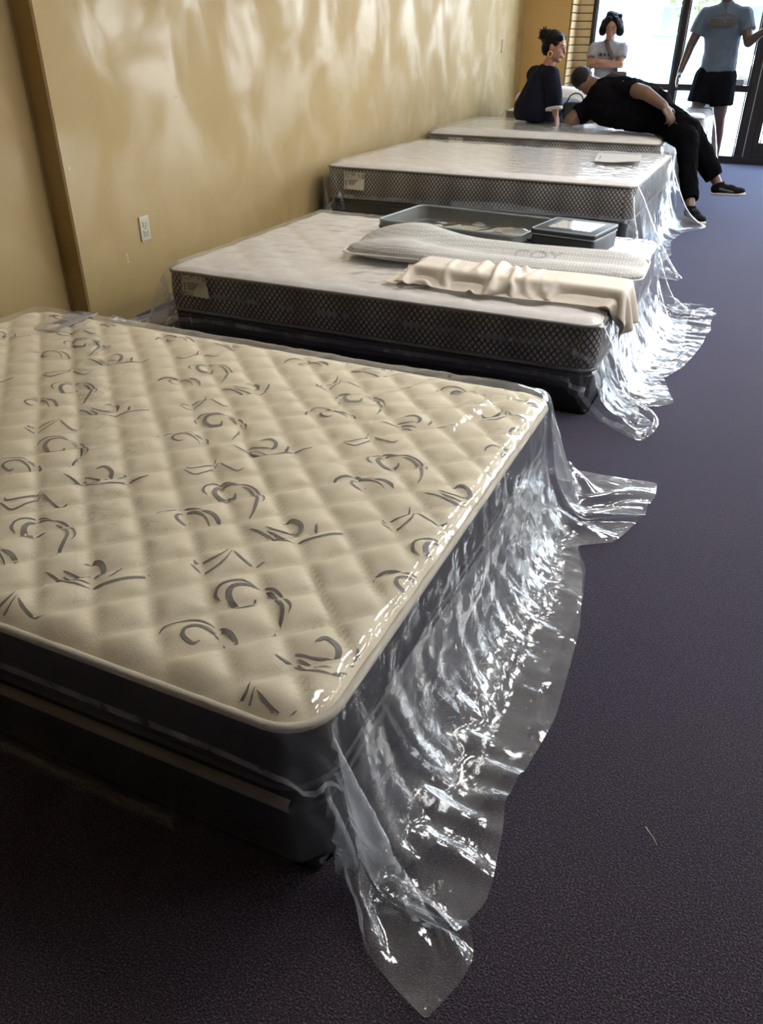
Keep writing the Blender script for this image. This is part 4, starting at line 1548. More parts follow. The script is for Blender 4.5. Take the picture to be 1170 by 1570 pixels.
# pillow on the last bed
pil5 = thing('pillow', 'plump plain white pillow on the last bed behind the seated woman', 'pillow', (-2.19, 9.08, 0.612), math.radians(3))
cushion('pillow_case', M['white_cotton'], pil5, 0.86, 0.50, lambda x, y: 0.155 - 0.06 * (abs(x) / 0.43) ** 3 + 0.012 * nz2(x, y, 7), (46, 28), 3.2, 0.05)
tube('seam', [(x, y, 0.05) for x, y in outline(-0.40, 0.40, -0.22, 0.22, 0.10)], 0.004, M['white_cotton'], pil5, 6, True)

# handbag beside the seated woman
hb = thing('handbag', 'small dark grey handbag on the fourth bed beside the seated woman', 'bag', (-1.77, 8.06, 0.556), math.radians(20))
bm = bmesh.new()
bm_box(bm, -0.10, 0.10, -0.035, 0.035, 0, 0.15, 0.02, 3)
bm_obj('body', bm, M['denim'], hb, True)
box('flap', -0.098, 0.098, -0.043, -0.036, 0.05, 0.145, M['black_strap'], hb, 0.003, 1)
tube('strap', catmull([(-0.08, 0, 0.14), (-0.05, 0.0, 0.20), (0, 0, 0.22), (0.05, 0, 0.20), (0.08, 0, 0.14)], 6), 0.006, M['black_strap'], hb, 8)
tube('buckle', [(-0.008, -0.046, 0.055), (0.008, -0.046, 0.055)], 0.008, M['gold'], hb, 8)


# ------------------------------------------------------------------ people
def V3(p):
    return np.array(p, float)


class Blob:
    """primitives fused by a voxel remesh into one continuous skin"""

    def __init__(self):
        self.v, self.f = [], []

    def cap(self, p0, p1, r0, r1, flat0=False, flat1=False, seg=14, squash=1.0, side=None):
        p0, p1 = V3(p0), V3(p1)
        ax = p1 - p0
        L = np.linalg.norm(ax)
        ax = ax / max(L, 1e-9)
        ref = V3(side) if side is not None else (V3((0, 0, 1)) if abs(ax[2]) < 0.9 else V3((1, 0, 0)))
        s = ref - ax * ref.dot(ax)
        s /= np.linalg.norm(s)
        t = np.cross(ax, s)
        rows = []
        rows += [(p0, 1.0 if False else r0, 0.0)] if flat0 else [(p0 - ax * r0 * math.cos(a), r0 * math.sin(a), 0) for a in np.linspace(0.15, math.pi / 2, 5)]
        rows += [(p1, r1, 0.0)] if flat1 else [(p1 + ax * r1 * math.sin(a), r1 * math.cos(a), 0) for a in np.linspace(0, math.pi / 2 - 0.15, 5)]
        b = len(self.v)
        for c, r, _ in rows:
            for k in range(seg):
                a = 2 * math.pi * k / seg
                self.v.append(c + s * math.cos(a) * r + t * math.sin(a) * r * squash)
        n = len(rows)
        for i in range(n - 1):
            for k in range(seg):
                k2 = (k + 1) % seg
                self.f.append((b + i * seg + k, b + i * seg + k2, b + (i + 1) * seg + k2, b + (i + 1) * seg + k))
        self.f.append(tuple(b + k for k in range(seg))[::-1])
        self.f.append(tuple(b + (n - 1) * seg + k for k in range(seg)))
        return self

    def chain(self, pts, rad):
        for i in range(len(pts) - 1):
            self.cap(pts[i], pts[i + 1], rad[i], rad[i + 1])
        return self

    def ell(self, c, r, axes=None, nu=16, nv=10):
        A = np.eye(3) if axes is None else np.stack([V3(a) / np.linalg.norm(a) for a in axes])
        b = len(self.v)
        c = V3(c)
        for j in range(1, nv):
            th = math.pi * j / nv
            for i in range(nu):
                ph = 2 * math.pi * i / nu
                q = (r[0] * math.sin(th) * math.cos(ph), r[1] * math.sin(th) * math.sin(ph), r[2] * math.cos(th))
                self.v.append(c + q[0] * A[0] + q[1] * A[1] + q[2] * A[2])
        for j in range(nv - 2):
            for i in range(nu):
                i2 = (i + 1) % nu
                self.f.append((b + j * nu + i, b + (j + 1) * nu + i, b + (j + 1) * nu + i2, b + j * nu + i2))
        self.f.append(tuple(b + i for i in range(nu)))
        self.f.append(tuple(b + (nv - 2) * nu + i for i in range(nu))[::-1])
        return self

    def build(self, name, m, parent, voxel=0.008, smooth=4, fold=0.0, fold_scale=(9, 9, 5), seed=0, cuts=()):
        base = V3(parent.location) if parent is not None else V3((0, 0, 0))
        o = mesh_obj(name, [v - base for v in self.v], self.f, m, None)
        bm = bmesh.new()
        bm.from_mesh(o.data)
        bmesh.ops.recalc_face_normals(bm, faces=bm.faces)
        bm.to_mesh(o.data)
        bm.free()
        rm = o.modifiers.new('skin', 'REMESH')
        rm.mode = 'VOXEL'
        rm.voxel_size = voxel
        rm.use_smooth_shade = True
        if smooth:
            sm = o.modifiers.new('soft', 'SMOOTH')
            sm.factor = 0.5
            sm.iterations = smooth
        dg = bpy.context.evaluated_depsgraph_get()
        me = bpy.data.meshes.new_from_object(o.evaluated_get(dg))
        me.name = name
        o.modifiers.clear()
        old = o.data
        o.data = me
        bpy.data.meshes.remove(old)
        me.materials.clear()
        me.materials.append(m)
        if fold:
            off = Vector((seed * 3.7, seed * 1.3, 0))
            nrm = [v.normal.copy() for v in me.vertices]
            sc = Vector(fold_scale)
            for v, nn in zip(me.vertices, nrm):
                q = Vector((v.co.x * sc.x, v.co.y * sc.y, v.co.z * sc.z)) + off
                h = 1 - abs(noise.noise(q)) * 2
                v.co += nn * fold * (h * 0.8 + 0.6 * noise.noise(q * 2.3) - 0.3)
        if cuts:
            bm = bmesh.new()
            bm.from_mesh(me)
            for co, no in cuts:
                bmesh.ops.bisect_plane(bm, geom=bm.verts[:] + bm.edges[:] + bm.faces[:], plane_co=Vector(co) - Vector(base), plane_no=Vector(no), clear_outer=True)
                es = [e for e in bm.edges if e.is_boundary]
                if es:
                    bmesh.ops.holes_fill(bm, edges=es, sides=0)
            bm.to_mesh(me)
            bm.free()
        me.polygons.foreach_set('use_smooth', [True] * len(me.polygons))
        me.update()
        o.parent = parent
        return o


def unit(v):
    v = V3(v)
    return v / np.linalg.norm(v)


def hand(B, wrist, fwd, palm, thumb_side, s=1.0, curl=0.5):
    """palm and five fingers; palm = normal the fingers curl towards; thumb_side = side vector of the thumb"""
    w, f = V3(wrist), unit(fwd)
    p = V3(palm) - f * V3(palm).dot(f)
    p /= np.linalg.norm(p)
    t = np.cross(f, p)
    if t.dot(V3(thumb_side)) < 0:
        t = -t
    c = w + f * 0.048 * s
    B.ell(c, (0.052 * s, 0.040 * s, 0.016 * s), (f, t, p))
    B.cap(w - f * 0.02, w + f * 0.02 * s, 0.024 * s, 0.026 * s)
    for k, (off, ln) in enumerate(((0.030, 0.070), (0.010, 0.080), (-0.010, 0.074), (-0.029, 0.058))):
        b = w + f * (0.086 - 0.004 * abs(k - 1.2)) * s + t * off * s
        a = curl * (0.5 + 0.12 * k)
        pts, rad, d, ang = [b], [0.0098 * s], f, 0.0
        for i, fr in enumerate((0.45, 0.32, 0.23)):
            ang += a * (0.7, 1.0, 0.7)[i]
            d = f * math.cos(ang) + p * math.sin(ang) + t * off * 1.2
            pts.append(pts[-1] + unit(d) * ln * fr * s)
            rad.append((0.0092, 0.0085, 0.0074)[i] * s)
        B.chain(pts, rad)
    b = w + f * 0.028 * s + t * 0.030 * s
    B.chain([b, b + unit(f * 0.6 + t * 0.8 + p * 0.2) * 0.036 * s, b + unit(f * 0.6 + t * 0.8 + p * 0.2) * 0.036 * s + unit(f * 0.9 + t * 0.3 + p * 0.3) * 0.030 * s],
            [0.0135 * s, 0.0115 * s, 0.009 * s])


def head(B, c, f, u, s=1.0):
    c, f = V3(c), unit(f)
    u = V3(u) - f * V3(u).dot(f)
    u /= np.linalg.norm(u)
    r = np.cross(f, u)
    A = (f, r, u)
    P = lambda a, b, d: c + f * a * s + r * b * s + u * d * s
    B.ell(P(-0.008, 0, 0.030), (0.098 * s, 0.076 * s, 0.094 * s), A)
    B.ell(P(0.020, 0, -0.045), (0.070 * s, 0.058 * s, 0.062 * s), A)
    B.ell(P(0.066, 0, -0.092), (0.022 * s, 0.026 * s, 0.020 * s), A)
    B.cap(P(0.080, -0.034, 0.028), P(0.080, 0.034, 0.028), 0.014 * s, 0.014 * s)
    B.cap(P(0.086, 0, 0.020), P(0.106, 0, -0.020), 0.008 * s, 0.013 * s)
    B.ell(P(0.088, 0, -0.058), (0.016 * s, 0.024 * s, 0.014 * s), A)
    for k in (-1, 1):
        B.ell(P(0.060, 0.036 * k, -0.024), (0.026 * s, 0.022 * s, 0.024 * s), A)
        B.ell(P(-0.004, 0.076 * k, 0.0), (0.018 * s, 0.010 * s, 0.030 * s), A)
    return P, A


def face_bits(P, A, s, parent):
    for k in (-1, 1):
        e = Blob().ell(P(0.080, 0.031 * k, 0.006), (0.009 * s, 0.013 * s, 0.006 * s), A).build('eye', M['eye_white'], parent, 0.003, 1)
        Blob().ell(P(0.0885, 0.031 * k, 0.005), (0.003 * s, 0.006 * s, 0.006 * s), A).build('iris', M['eye_dark'], parent, 0.0015, 1).parent = e
        for o in e.children:
            o.location = (0, 0, 0)
        Blob().cap(P(0.092, 0.016 * k, 0.030), P(0.086, 0.048 * k, 0.031), 0.004 * s, 0.003 * s).build('eyebrow', M['hair_dark'], parent, 0.003, 1)
    Blob().ell(P(0.101, 0, -0.052), (0.005 * s, 0.021 * s, 0.005 * s), A).ell(P(0.100, 0, -0.062), (0.006 * s, 0.018 * s, 0.006 * s), A).build(
        'lips', M['lip'], parent, 0.003, 2)


def shoe(parent, heel, toe, up, s=1.0, sole=M['shoe_sole']):
    h, t, u = V3(heel), V3(toe), unit(up)
    f = unit(t - h)
    u = unit(u - f * u.dot(f))
    r = np.cross(f, u)
    L = np.linalg.norm(t - h)
    B = Blob()
    B.ell(h + f * 0.045 + u * 0.045, (0.052, 0.040, 0.044), (f, r, u))
    B.ell(h + f * L * 0.45 + u * 0.042, (L * 0.33, 0.043, 0.036), (f, r, u))
    B.ell(h + f * (L - 0.065) + u * 0.030, (0.068, 0.047, 0.028), (f, r, u))
    B.cap(h + f * 0.06 + u * 0.06, h + f * 0.055 + u * 0.092, 0.040, 0.038, flat1=True)
    up_ = B.build('shoe', M['shoe_black'], parent, 0.006, 3)
    S = Blob()
    for k in range(9):
        a = k / 8
        w = 0.036 + 0.010 * math.sin(math.pi * a) + 0.004 * a
        S.ell(h + f * (0.035 + a * (L - 0.07)) + u * 0.008, (0.045, w, 0.014), (f, r, u))
    so = S.build('sole', sole, parent, 0.006, 2)
    so.parent = up_
    base = V3(parent.location)
    pn = Blob()
    pn.cap(h + f * L * 0.30 + u * 0.045 - r * 0.037, h + f * L * 0.72 + u * 0.024 - r * 0.040, 0.012, 0.008)
    pn.cap(h + f * L * 0.30 + u * 0.045 + r * 0.037, h + f * L * 0.72 + u * 0.024 + r * 0.040, 0.012, 0.008)
    pp = pn.build('side_panel', M['shoe_grey'], parent, 0.004, 1)
    pp.parent = up_
    for k in range(4):
        c = h + f * L * (0.42 + 0.07 * k) + u * (0.080 - 0.006 * k)
        lc = Blob().cap(c - r * 0.022, c + r * 0.022, 0.004, 0.004).build('lace', M['black_strap'], parent, 0.003, 1)
        lc.parent = up_
    return up_


# ---------------- man lying on bed 4, back to the camera, legs crossed over the bed end
man = thing('person', 'person in black lying on one elbow across the fourth bed, back turned, legs crossed', 'person', (-1.05, 7.42, 0.545))
B = Blob()
pel, che = (-1.03, 7.45, 0.715), (-1.36, 7.52, 0.755)
sR, sL = (-1.27, 7.40, 0.865), (-1.50, 7.56, 0.735)
nk, hd = (-1.49, 7.53, 0.855), (-1.595, 7.55, 0.885)
B.cap(pel, che, 0.165, 0.17)
B.chain([sR, (-1.05, 7.255, 0.835), (-0.885, 7.175, 0.755)], [0.068, 0.052, 0.036])
hand(B, (-0.88, 7.17, 0.752), (0.66, -0.25, -0.70), (-0.45, 0.45, -0.55), (0.3, 0.2, 0.6), 1.08, 0.75)
B.chain([sL, (-1.665, 7.47, 0.605), (-1.52, 7.74, 0.60)], [0.07, 0.052, 0.036])
hand(B, (-1.52, 7.74, 0.60), (0.5, 0.8, 0.0), (0, 0, -1), (-0.8, 0.4, 0), 1.0, 0.3)
B.chain([(-1.40, 7.52, 0.80), nk, hd], [0.12, 0.068, 0.062])
Ph, Ah = head(B, hd, (0.55, 0.80, 0.05), (-0.62, 0.15, 0.78), 1.0)
kR, aR = (-0.665, 7.21, 0.585), (-0.375, 7.175, 0.225)
kL, aL = (-0.655, 7.10, 0.53), (-0.515, 6.80, 0.10)
B.chain([(-0.99, 7.40, 0.70), kR, (-0.53, 7.19, 0.42), aR], [0.105, 0.066, 0.058, 0.036])
B.chain([(-0.97, 7.50, 0.66), kL, (-0.59, 6.95, 0.32), aL], [0.105, 0.066, 0.058, 0.036])
body = B.build('body', M['skin_dark'], man, 0.0075, 4)
face_bits(Ph, Ah, 1.0, man)
H = Blob()
H.ell(Ph(-0.016, 0, 0.040), (0.099, 0.081, 0.094), Ah)
H.build('hair', M['hair_dark'], man, 0.006, 2, 0.002, (60, 60, 60), 1)
T = Blob()
T.cap((-1.06, 7.46, 0.715), che, 0.185, 0.198)
T.cap((-1.22, 7.44, 0.78), (-1.40, 7.52, 0.80), 0.13, 0.14)
T.cap(che, (-1.47, 7.54, 0.82), 0.15, 0.085)
T.cap((-1.28, 7.43, 0.85), (-1.125, 7.325, 0.845), 0.098, 0.080, flat1=True)
T.cap((-1.46, 7.56, 0.74), (-1.62, 7.49, 0.635), 0.10, 0.078, flat1=True)
T.build('shirt', M['black_tee'], man, 0.011, 4, 0.010, (10, 10, 10), 2)
T = Blob()
T.cap((-1.06, 7.46, 0.715), (-0.99, 7.43, 0.695), 0.178, 0.165)
T.chain([(-0.99, 7.40, 0.70), kR, (-0.53, 7.19, 0.42)], [0.128, 0.092, 0.085])
T.cap((-0.53, 7.19, 0.42), (-0.405, 7.178, 0.262), 0.085, 0.072, flat1=True)
T.chain([(-0.97, 7.50, 0.66), kL, (-0.59, 6.95, 0.32)], [0.125, 0.088, 0.070])
T.cap((-0.59, 6.95, 0.32), (-0.525, 6.825, 0.135), 0.070, 0.062, flat1=True)
T.build('trousers', M['black_trousers'], man, 0.010, 4, 0.008, (12, 12, 8), 3)
tube('draw_cord', catmull([(-0.80, 7.16, 0.66), (-0.72, 7.125, 0.615), (-0.655, 7.10, 0.585), (-0.60, 7.10, 0.53), (-0.57, 7.10, 0.47)], 5), 0.0035,
     M['shoe_grey'], None, 6).parent = man
for o in man.children:
    if o.name.startswith('draw_cord'):
        o.location = -Vector(man.location)
shoe(man, (-0.405, 7.18, 0.135), (-0.155, 7.13, 0.155), (-0.15, 0, 1))
shoe(man, (-0.535, 6.82, 0.012), (-0.385, 6.58, 0.012), (0, 0, 1))

# ---------------- woman sitting on bed 4, face in profile to the right
wm = thing('person', 'seated person in navy top with dark hair in a bun and hoop earring', 'person', (-2.08, 7.93, 0.548))
B = Blob()
pel, che, nk = (-2.09, 7.95, 0.665), (-2.07, 7.96, 0.865), (-2.035, 7.955, 0.985)
hd = (-1.985, 7.945, 1.135)
B.cap(pel, (-2.075, 7.96, 0.80), 0.145, 0.115, squash=0.85, side=(1, -0.3, 0))
B.cap((-2.075, 7.96, 0.80), che, 0.115, 0.105)
B.chain([che, nk, (-2.0, 7.95, 1.06)], [0.10, 0.050, 0.047])
Pw, Aw = head(B, hd, (0.94, -0.10, -0.16), (0.14, 0.0, 1), 0.98)
B.chain([(-1.965, 7.87, 0.925), (-1.915, 7.835, 0.76), (-1.885, 7.815, 0.625)], [0.050, 0.040, 0.028])
hand(B, (-1.885, 7.815, 0.625), (0.35, -0.15, -0.9), (-0.9, 0.2, -0.3), (0.2, 0.9, 0), 0.92, 0.25)
B.chain([(-2.17, 8.04, 0.925), (-2.10, 8.17, 0.76), (-1.92, 8.26, 0.70)], [0.050, 0.040, 0.028])
hand(B, (-1.92, 8.26, 0.70), (0.8, 0.3, -0.2), (0, 0, -1), (0.2, -0.9, 0), 0.92, 0.3)
for dx in (-0.09, 0.09):
    B.chain([(-2.07 + dx, 8.02, 0.65), (-1.95 + dx, 8.40, 0.635), (-1.93 + dx, 8.455, 0.10)], [0.095, 0.062, 0.038])
body = B.build('body', M['skin_light'], wm, 0.0065, 4)
face_bits(Pw, Aw, 0.98, wm)
H = Blob()
H.ell(Pw(-0.020, 0, 0.042), (0.100, 0.083, 0.092), Aw)
H.ell(Pw(-0.062, 0, -0.005), (0.055, 0.072, 0.075), Aw)
H.cap(Pw(-0.01, -0.05, 0.07), Pw(0.055, -0.045, 0.082), 0.035, 0.022)
H.cap(Pw(-0.01, 0.05, 0.07), Pw(0.055, 0.045, 0.082), 0.035, 0.022)
hair = H.build('hair', M['hair_dark'], wm, 0.006, 2, 0.004, (40, 40, 40), 1)
H = Blob()
bc = Pw(-0.115, 0, 0.075)
H.ell(bc, (0.052, 0.056, 0.050), Aw)
rr = np.random.default_rng(3)
for k in range(14):
    d = unit(rr.normal(size=3))
    H.cap(bc + d * 0.035, bc + d * 0.068, 0.010, 0.004)
bn = H.build('hair_bun', M['hair_dark'], wm, 0.005, 1, 0.006, (50, 50, 50), 4)
ec = Pw(0.004, 0.082, -0.052) if Pw(0, 0.08, 0)[1] < 7.95 else Pw(0.004, -0.082, -0.052)
ring = [(ec[0] + 0.020 * math.cos(a), ec[1] - 0.006, ec[2] + 0.022 * math.sin(a)) for a in np.linspace(0, 2 * math.pi, 20, endpoint=False)]
er = tube('hoop_earring', [tuple(V3(p) - V3(wm.location)) for p in ring], 0.0045, M['gold'], wm, 6, True)
T = Blob()
T.cap((-2.115, 7.945, 0.65), (-2.085, 7.955, 0.83), 0.195, 0.140, squash=0.9, side=(1, -0.3, 0))
T.cap((-2.075, 7.955, 0.83), (-2.055, 7.955, 0.91), 0.135, 0.10)
T.cap((-1.985, 7.89, 0.915), (-2.14, 8.02, 0.915), 0.078, 0.078)
T.cap((-1.975, 7.88, 0.915), (-1.925, 7.84, 0.78), 0.078, 0.078)
T.cap((-1.925, 7.84, 0.78), (-1.905, 7.825, 0.665), 0.078, 0.075, flat1=True)
T.cap((-2.17, 8.04, 0.915), (-2.10, 8.16, 0.77), 0.075, 0.068, flat1=True)
T.build('shirt', M['navy_knit'], wm, 0.010, 4, 0.007, (9, 9, 6), 5, cuts=(((0, 0, 0.556), (0, 0, -1)),))
Blob().cap((-1.906, 7.826, 0.672), (-1.902, 7.822, 0.650), 0.079, 0.077, True, True, 18).build('shirt_cuff', M['white_cuff'], wm, 0.006, 1)
Blob().cap((-2.055, 7.955, 0.955), (-2.045, 7.955, 0.975), 0.062, 0.057, True, True, 18).build('neck_cord', M['black_strap'], wm, 0.006, 1)
T = Blob()
T.cap(pel, (-2.085, 7.96, 0.69), 0.152, 0.148)
for dx in (-0.09, 0.09):
    T.chain([(-2.07 + dx, 8.02, 0.65), (-1.95 + dx, 8.40, 0.635)], [0.105, 0.078])
    T.cap((-1.95 + dx, 8.40, 0.635), (-1.93 + dx, 8.45, 0.16), 0.078, 0.058, flat1=True)
T.build('trousers', M['denim'], wm, 0.009, 4, 0.004, (12, 12, 8), 6, cuts=(((0, 0, 0.556), (0, 0, -1)),) if False else ())
for dx in (-0.09, 0.09):
    shoe(wm, (-1.935 + dx, 8.43, 0.012), (-1.90 + dx, 8.60, 0.012), (0, 0, 1))

# ---------------- woman standing at the window, arms crossed
ws = thing('person', 'standing person in pale grey tee with arms crossed and short dark curls', 'person', (-1.90, 9.96, 0.0))
B = Blob()
hd = (-1.885, 9.925, 1.305)
B.cap((-1.90, 9.98, 0.78), (-1.90, 9.97, 0.95), 0.118, 0.105, squash=0.75, side=(1, 0, 0))
B.cap((-1.90, 9.97, 0.95), (-1.90, 9.97, 1.06), 0.125, 0.125, squash=0.72, side=(1, 0, 0))
B.chain([(-1.90, 9.97, 1.10), (-1.895, 9.96, 1.165), (-1.89, 9.945, 1.23)], [0.090, 0.050, 0.046])
Pq, Aq = head(B, hd, (0.10, -0.90, -0.30), (0.05, -0.25, 1), 0.92)
sR, eR, wR = (-2.045, 9.96, 1.105), (-2.060, 9.885, 0.955), (-1.835, 9.815, 0.955)
sL, eL, wL = (-1.755, 9.96, 1.105), (-1.735, 9.885, 0.960), (-1.960, 9.815, 0.995)
B.chain([sR, eR, wR], [0.046, 0.036, 0.026])
hand(B, wR, (0.9, 0.15, 0.1), (0, 1, -0.1), (0, 0, 1), 0.85, 0.35)
B.chain([sL, eL, wL], [0.046, 0.036, 0.026])
hand(B, wL, (-0.9, 0.15, -0.05), (0, 1, -0.1), (0, 0, 1), 0.85, 0.35)
for dx in (-0.075, 0.075):
    B.chain([(-1.90 + dx, 9.98, 0.74), (-1.90 + dx, 9.975, 0.40), (-1.90 + dx, 9.985, 0.07)], [0.082, 0.054, 0.034])
B.build('body', M['skin_light'], ws, 0.0065, 4)
face_bits(Pq, Aq, 0.92, ws)
H = Blob()
H.ell(Pq(-0.030, 0, 0.048), (0.098, 0.092, 0.088), Aq)
for k in (-1, 1):
    H.cap(Pq(0.00, 0.080 * k, 0.045), Pq(-0.005, 0.098 * k, -0.045), 0.038, 0.042)
    H.cap(Pq(0.045, 0.035 * k, 0.095), Pq(0.035, 0.085 * k, 0.03), 0.030, 0.028)
H.ell(Pq(-0.065, 0, -0.02), (0.055, 0.09, 0.07), Aq)
H.ell(Pq(-0.02, 0.03, 0.125), (0.04, 0.045, 0.03), Aq)
rr = np.random.default_rng(8)
for k in range(26):
    a = rr.uniform(-2.6, 2.6)
    z = rr.uniform(-0.06, 0.11)
    c = Pq(-0.02 - 0.07 * abs(a) / 2.6 + 0.02, 0.098 * math.sin(a), z)
    H.ell(c, (0.022, 0.022, 0.022))
H.build('hair', M['hair_dark'], ws, 0.006, 1, 0.005, (45, 45, 45), 7)
T = Blob()
T.cap((-1.90, 9.98, 0.80), (-1.90, 9.97, 0.95), 0.132, 0.118, flat0=True, squash=0.78, side=(1, 0, 0))
T.cap((-1.90, 9.97, 0.95), (-1.90, 9.97, 1.06), 0.136, 0.138, squash=0.76, side=(1, 0, 0))
T.cap((-1.99, 9.965, 1.105), (-1.81, 9.965, 1.105), 0.070, 0.070)
T.cap((-1.90, 9.965, 1.10), (-1.897, 9.962, 1.155), 0.095, 0.060)
for s_, e_ in ((sR, eR), (sL, eL)):
    mid = V3(s_) * 0.42 + V3(e_) * 0.58
    T.cap(s_, mid, 0.066, 0.062, flat1=True)
T.build('shirt', M['grey_tee'], ws, 0.009, 3, 0.005, (14, 14, 9), 8)
pr = Blob()
for dx, dz, w in ((-0.055, 1.055, 0.020), (-0.012, 1.052, 0.014), (0.045, 1.055, 0.030)):
    pr.ell((-1.90 + dx, 9.866, dz), (w, 0.006, 0.017))
pr.build('chest_print', M['print_navy'], ws, 0.004, 1)
T = Blob()
T.cap((-1.90, 9.98, 0.80), (-1.90, 9.98, 0.74), 0.126, 0.125, squash=0.8, side=(1, 0, 0))
for dx in (-0.075, 0.075):
    T.chain([(-1.90 + dx, 9.98, 0.74), (-1.90 + dx, 9.975, 0.40)], [0.094, 0.070])
    T.cap((-1.90 + dx, 9.975, 0.40), (-1.90 + dx, 9.985, 0.10), 0.070, 0.062, flat1=True)
T.build('trousers', M['denim'], ws, 0.009, 3, 0.004, (14, 14, 8), 9)
for dx in (-0.085, 0.085):
    shoe(ws, (-1.90 + dx, 10.03, 0.012), (-1.90 + dx * 1.3, 9.81, 0.012), (0, 0, 1))
# cross-body bag on her
cb = thing('crossbody_bag', 'taupe cross-body bag worn by the standing person in the grey tee', 'bag', (-1.735, 9.87, 0.84))
bm = bmesh.new()
bm_box(bm, -0.085, 0.085, -0.035, 0.035, -0.06, 0.06, 0.022, 3)
bm_obj('body', bm, M['bag_grey'], cb, True)
box('front_pocket', -0.065, 0.065, -0.046, -0.036, -0.045, 0.03, M['black_strap'], cb, 0.006, 2)
pts = catmull([(-0.03, -0.01, 0.05), (-0.05, -0.012, 0.11), (-0.085, -0.022, 0.19), (-0.125, -0.028, 0.25), (-0.175, 0.01, 0.325), (-0.185, 0.06, 0.345), (-0.17, 0.13, 0.325)], 6)
vs, fs = [], []
for i, p in enumerate(pts):
    t = unit(pts[min(i + 1, len(pts) - 1)] - pts[max(i - 1, 0)])
    nrm = unit(V3((0, -1, 0.15)))
    w = np.cross(t, nrm)
    w = unit(w) * 0.021
    for a, b in ((-1, 0), (1, 0), (1, 1), (-1, 1)):
        vs.append(p + w * a + nrm * 0.004 * b)
for i in range(len(pts) - 1):
    for k in range(4):
        fs.append((i * 4 + k, i * 4 + (k + 1) % 4, (i + 1) * 4 + (k + 1) % 4, (i + 1) * 4 + k))
mesh_obj('strap', vs, fs, M['bag_grey'], cb, True)

# ---------------- man standing by the door
md = thing('person', 'standing person in slate blue tee and black shorts holding the door', 'person', (-0.76, 9.88, 0.0))
B = Blob()
B.cap((-0.74, 9.89, 0.90), (-0.75, 9.88, 1.12), 0.145, 0.135, squash=0.72, side=(1, 0, 0))
B.cap((-0.75, 9.88, 1.12), (-0.765, 9.88, 1.32), 0.155, 0.165, squash=0.70, side=(1, 0, 0))
B.chain([(-0.77, 9.88, 1.40), (-0.775, 9.875, 1.50), (-0.78, 9.86, 1.57)], [0.115, 0.062, 0.058])
Pm, Am = head(B, (-0.785, 9.845, 1.66), (-0.35, -0.88, -0.25), (0, -0.2, 1), 1.02)
sR, eR, wR = (-0.955, 9.88, 1.415), (-1.045, 9.85, 1.14), (-1.095, 9.80, 0.915)
sL, eL, wL = (-0.585, 9.88, 1.415), (-0.495, 9.80, 1.175), (-0.36, 9.66, 1.275)
B.chain([sR, eR, wR], [0.062, 0.046, 0.031])
hand(B, wR, (-0.22, -0.30, -0.92), (0.85, 0.2, -0.2), (0.1, -0.95, 0.1), 1.05, 0.55)
B.chain([sL, eL, wL], [0.062, 0.046, 0.031])
hand(B, wL, (0.75, -0.45, 0.35), (0.3, 0.8, 0.1), (0, 0, 1), 1.05, 0.7)
for hx, kx, ax in ((-0.84, -0.87, -0.88), (-0.66, -0.63, -0.60)):
    B.chain([(hx, 9.89, 0.86), (kx, 9.86, 0.48), (kx * 0.5 + ax * 0.5, 9.89, 0.32), (ax, 9.91, 0.08)], [0.105, 0.062, 0.060, 0.038])
B.build('body', M['skin_deep'], md, 0.0075, 4)
face_bits(Pm, Am, 1.02, md)
Blob().ell(Pm(-0.018, 0, 0.042), (0.099, 0.080, 0.092), Am).build('hair', M['hair_dark'], md, 0.006, 2, 0.002, (60, 60, 60), 2)
T = Blob()
T.cap((-0.737, 9.89, 0.915), (-0.745, 9.885, 1.12), 0.182, 0.160, flat0=True, squash=0.72, side=(1, 0, 0))
T.cap((-0.745, 9.885, 1.12), (-0.765, 9.88, 1.32), 0.164, 0.182, squash=0.72, side=(1, 0, 0))
T.cap((-0.92, 9.88, 1.385), (-0.62, 9.88, 1.385), 0.080, 0.080)
T.cap((-0.77, 9.88, 1.37), (-0.773, 9.875, 1.480), 0.155, 0.075)
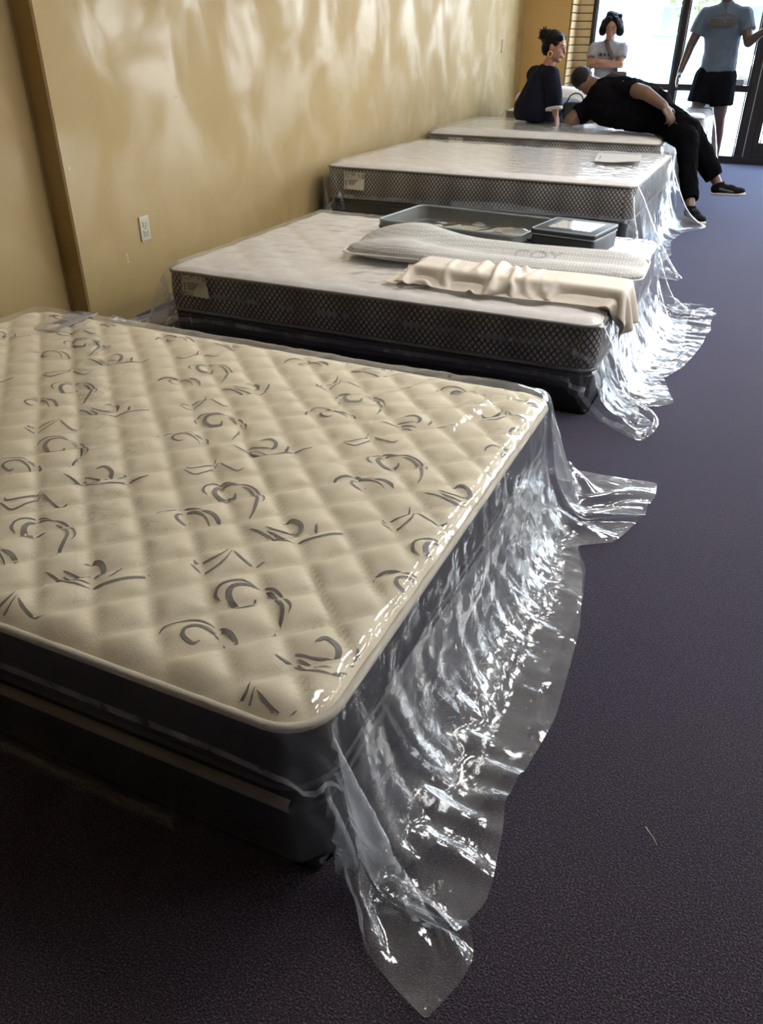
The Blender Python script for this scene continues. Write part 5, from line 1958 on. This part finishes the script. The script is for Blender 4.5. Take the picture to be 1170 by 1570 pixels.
T.cap((-0.93, 9.88, 1.405), (-0.77, 9.88, 1.455), 0.066, 0.075)
T.cap((-0.61, 9.88, 1.405), (-0.77, 9.88, 1.455), 0.066, 0.075)
for s_, e_, k in ((sR, eR, 0.62), (sL, eL, 0.62)):
    mid = V3(s_) * (1 - k) + V3(e_) * k
    T.cap(V3(s_) - V3((0, 0, 0.015)), mid, 0.080, 0.080, flat1=True)
T.build('shirt', M['blue_tee'], md, 0.010, 4, 0.008, (9, 9, 6), 10)
# faded print across the chest: a broad block, an arch above it and a thin line below
ch = lambda x, z: 9.88 - 0.728 * math.sqrt(max(0.0, 0.182 ** 2 - ((x + 0.77) * 0.92) ** 2)) - 0.020
vs, fs = [], []


def decal(x0, x1, z0, z1, n=10, arch=0.0):
    b = len(vs)
    for i in range(n + 1):
        u = i / n
        x = x0 + (x1 - x0) * u
        a = arch * (1 - (2 * u - 1) ** 2)
        for z in (z0, (z0 + z1) / 2, z1):
            vs.append((x + 0.76, ch(x, z) - 9.88, z + a))
    for i in range(n):
        for k in (0, 1):
            fs.append((b + i * 3 + k, b + (i + 1) * 3 + k, b + (i + 1) * 3 + k + 1, b + i * 3 + k + 1))


decal(-0.89, -0.66, 1.315, 1.375)
decal(-0.85, -0.66, 1.385, 1.40, 10, 0.015)
decal(-0.86, -0.68, 1.295, 1.303)
mesh_obj('chest_print', vs, fs, M['print_brown'], md, True)
T = Blob()
T.cap((-0.745, 9.89, 0.96), (-0.75, 9.89, 0.86), 0.155, 0.178, flat0=True, squash=0.75, side=(1, 0, 0))
T.cap((-0.835, 9.89, 0.86), (-0.865, 9.865, 0.625), 0.125, 0.120, flat1=True)
T.cap((-0.665, 9.89, 0.86), (-0.635, 9.865, 0.60), 0.125, 0.118, flat1=True)
T.build('shorts', M['shorts'], md, 0.010, 3, 0.006, (10, 10, 6), 11)
shoe(md, (-0.885, 9.96, 0.012), (-0.93, 9.69, 0.012), (0, 0, 1))
shoe(md, (-0.60, 9.96, 0.012), (-0.56, 9.69, 0.012), (0, 0, 1))
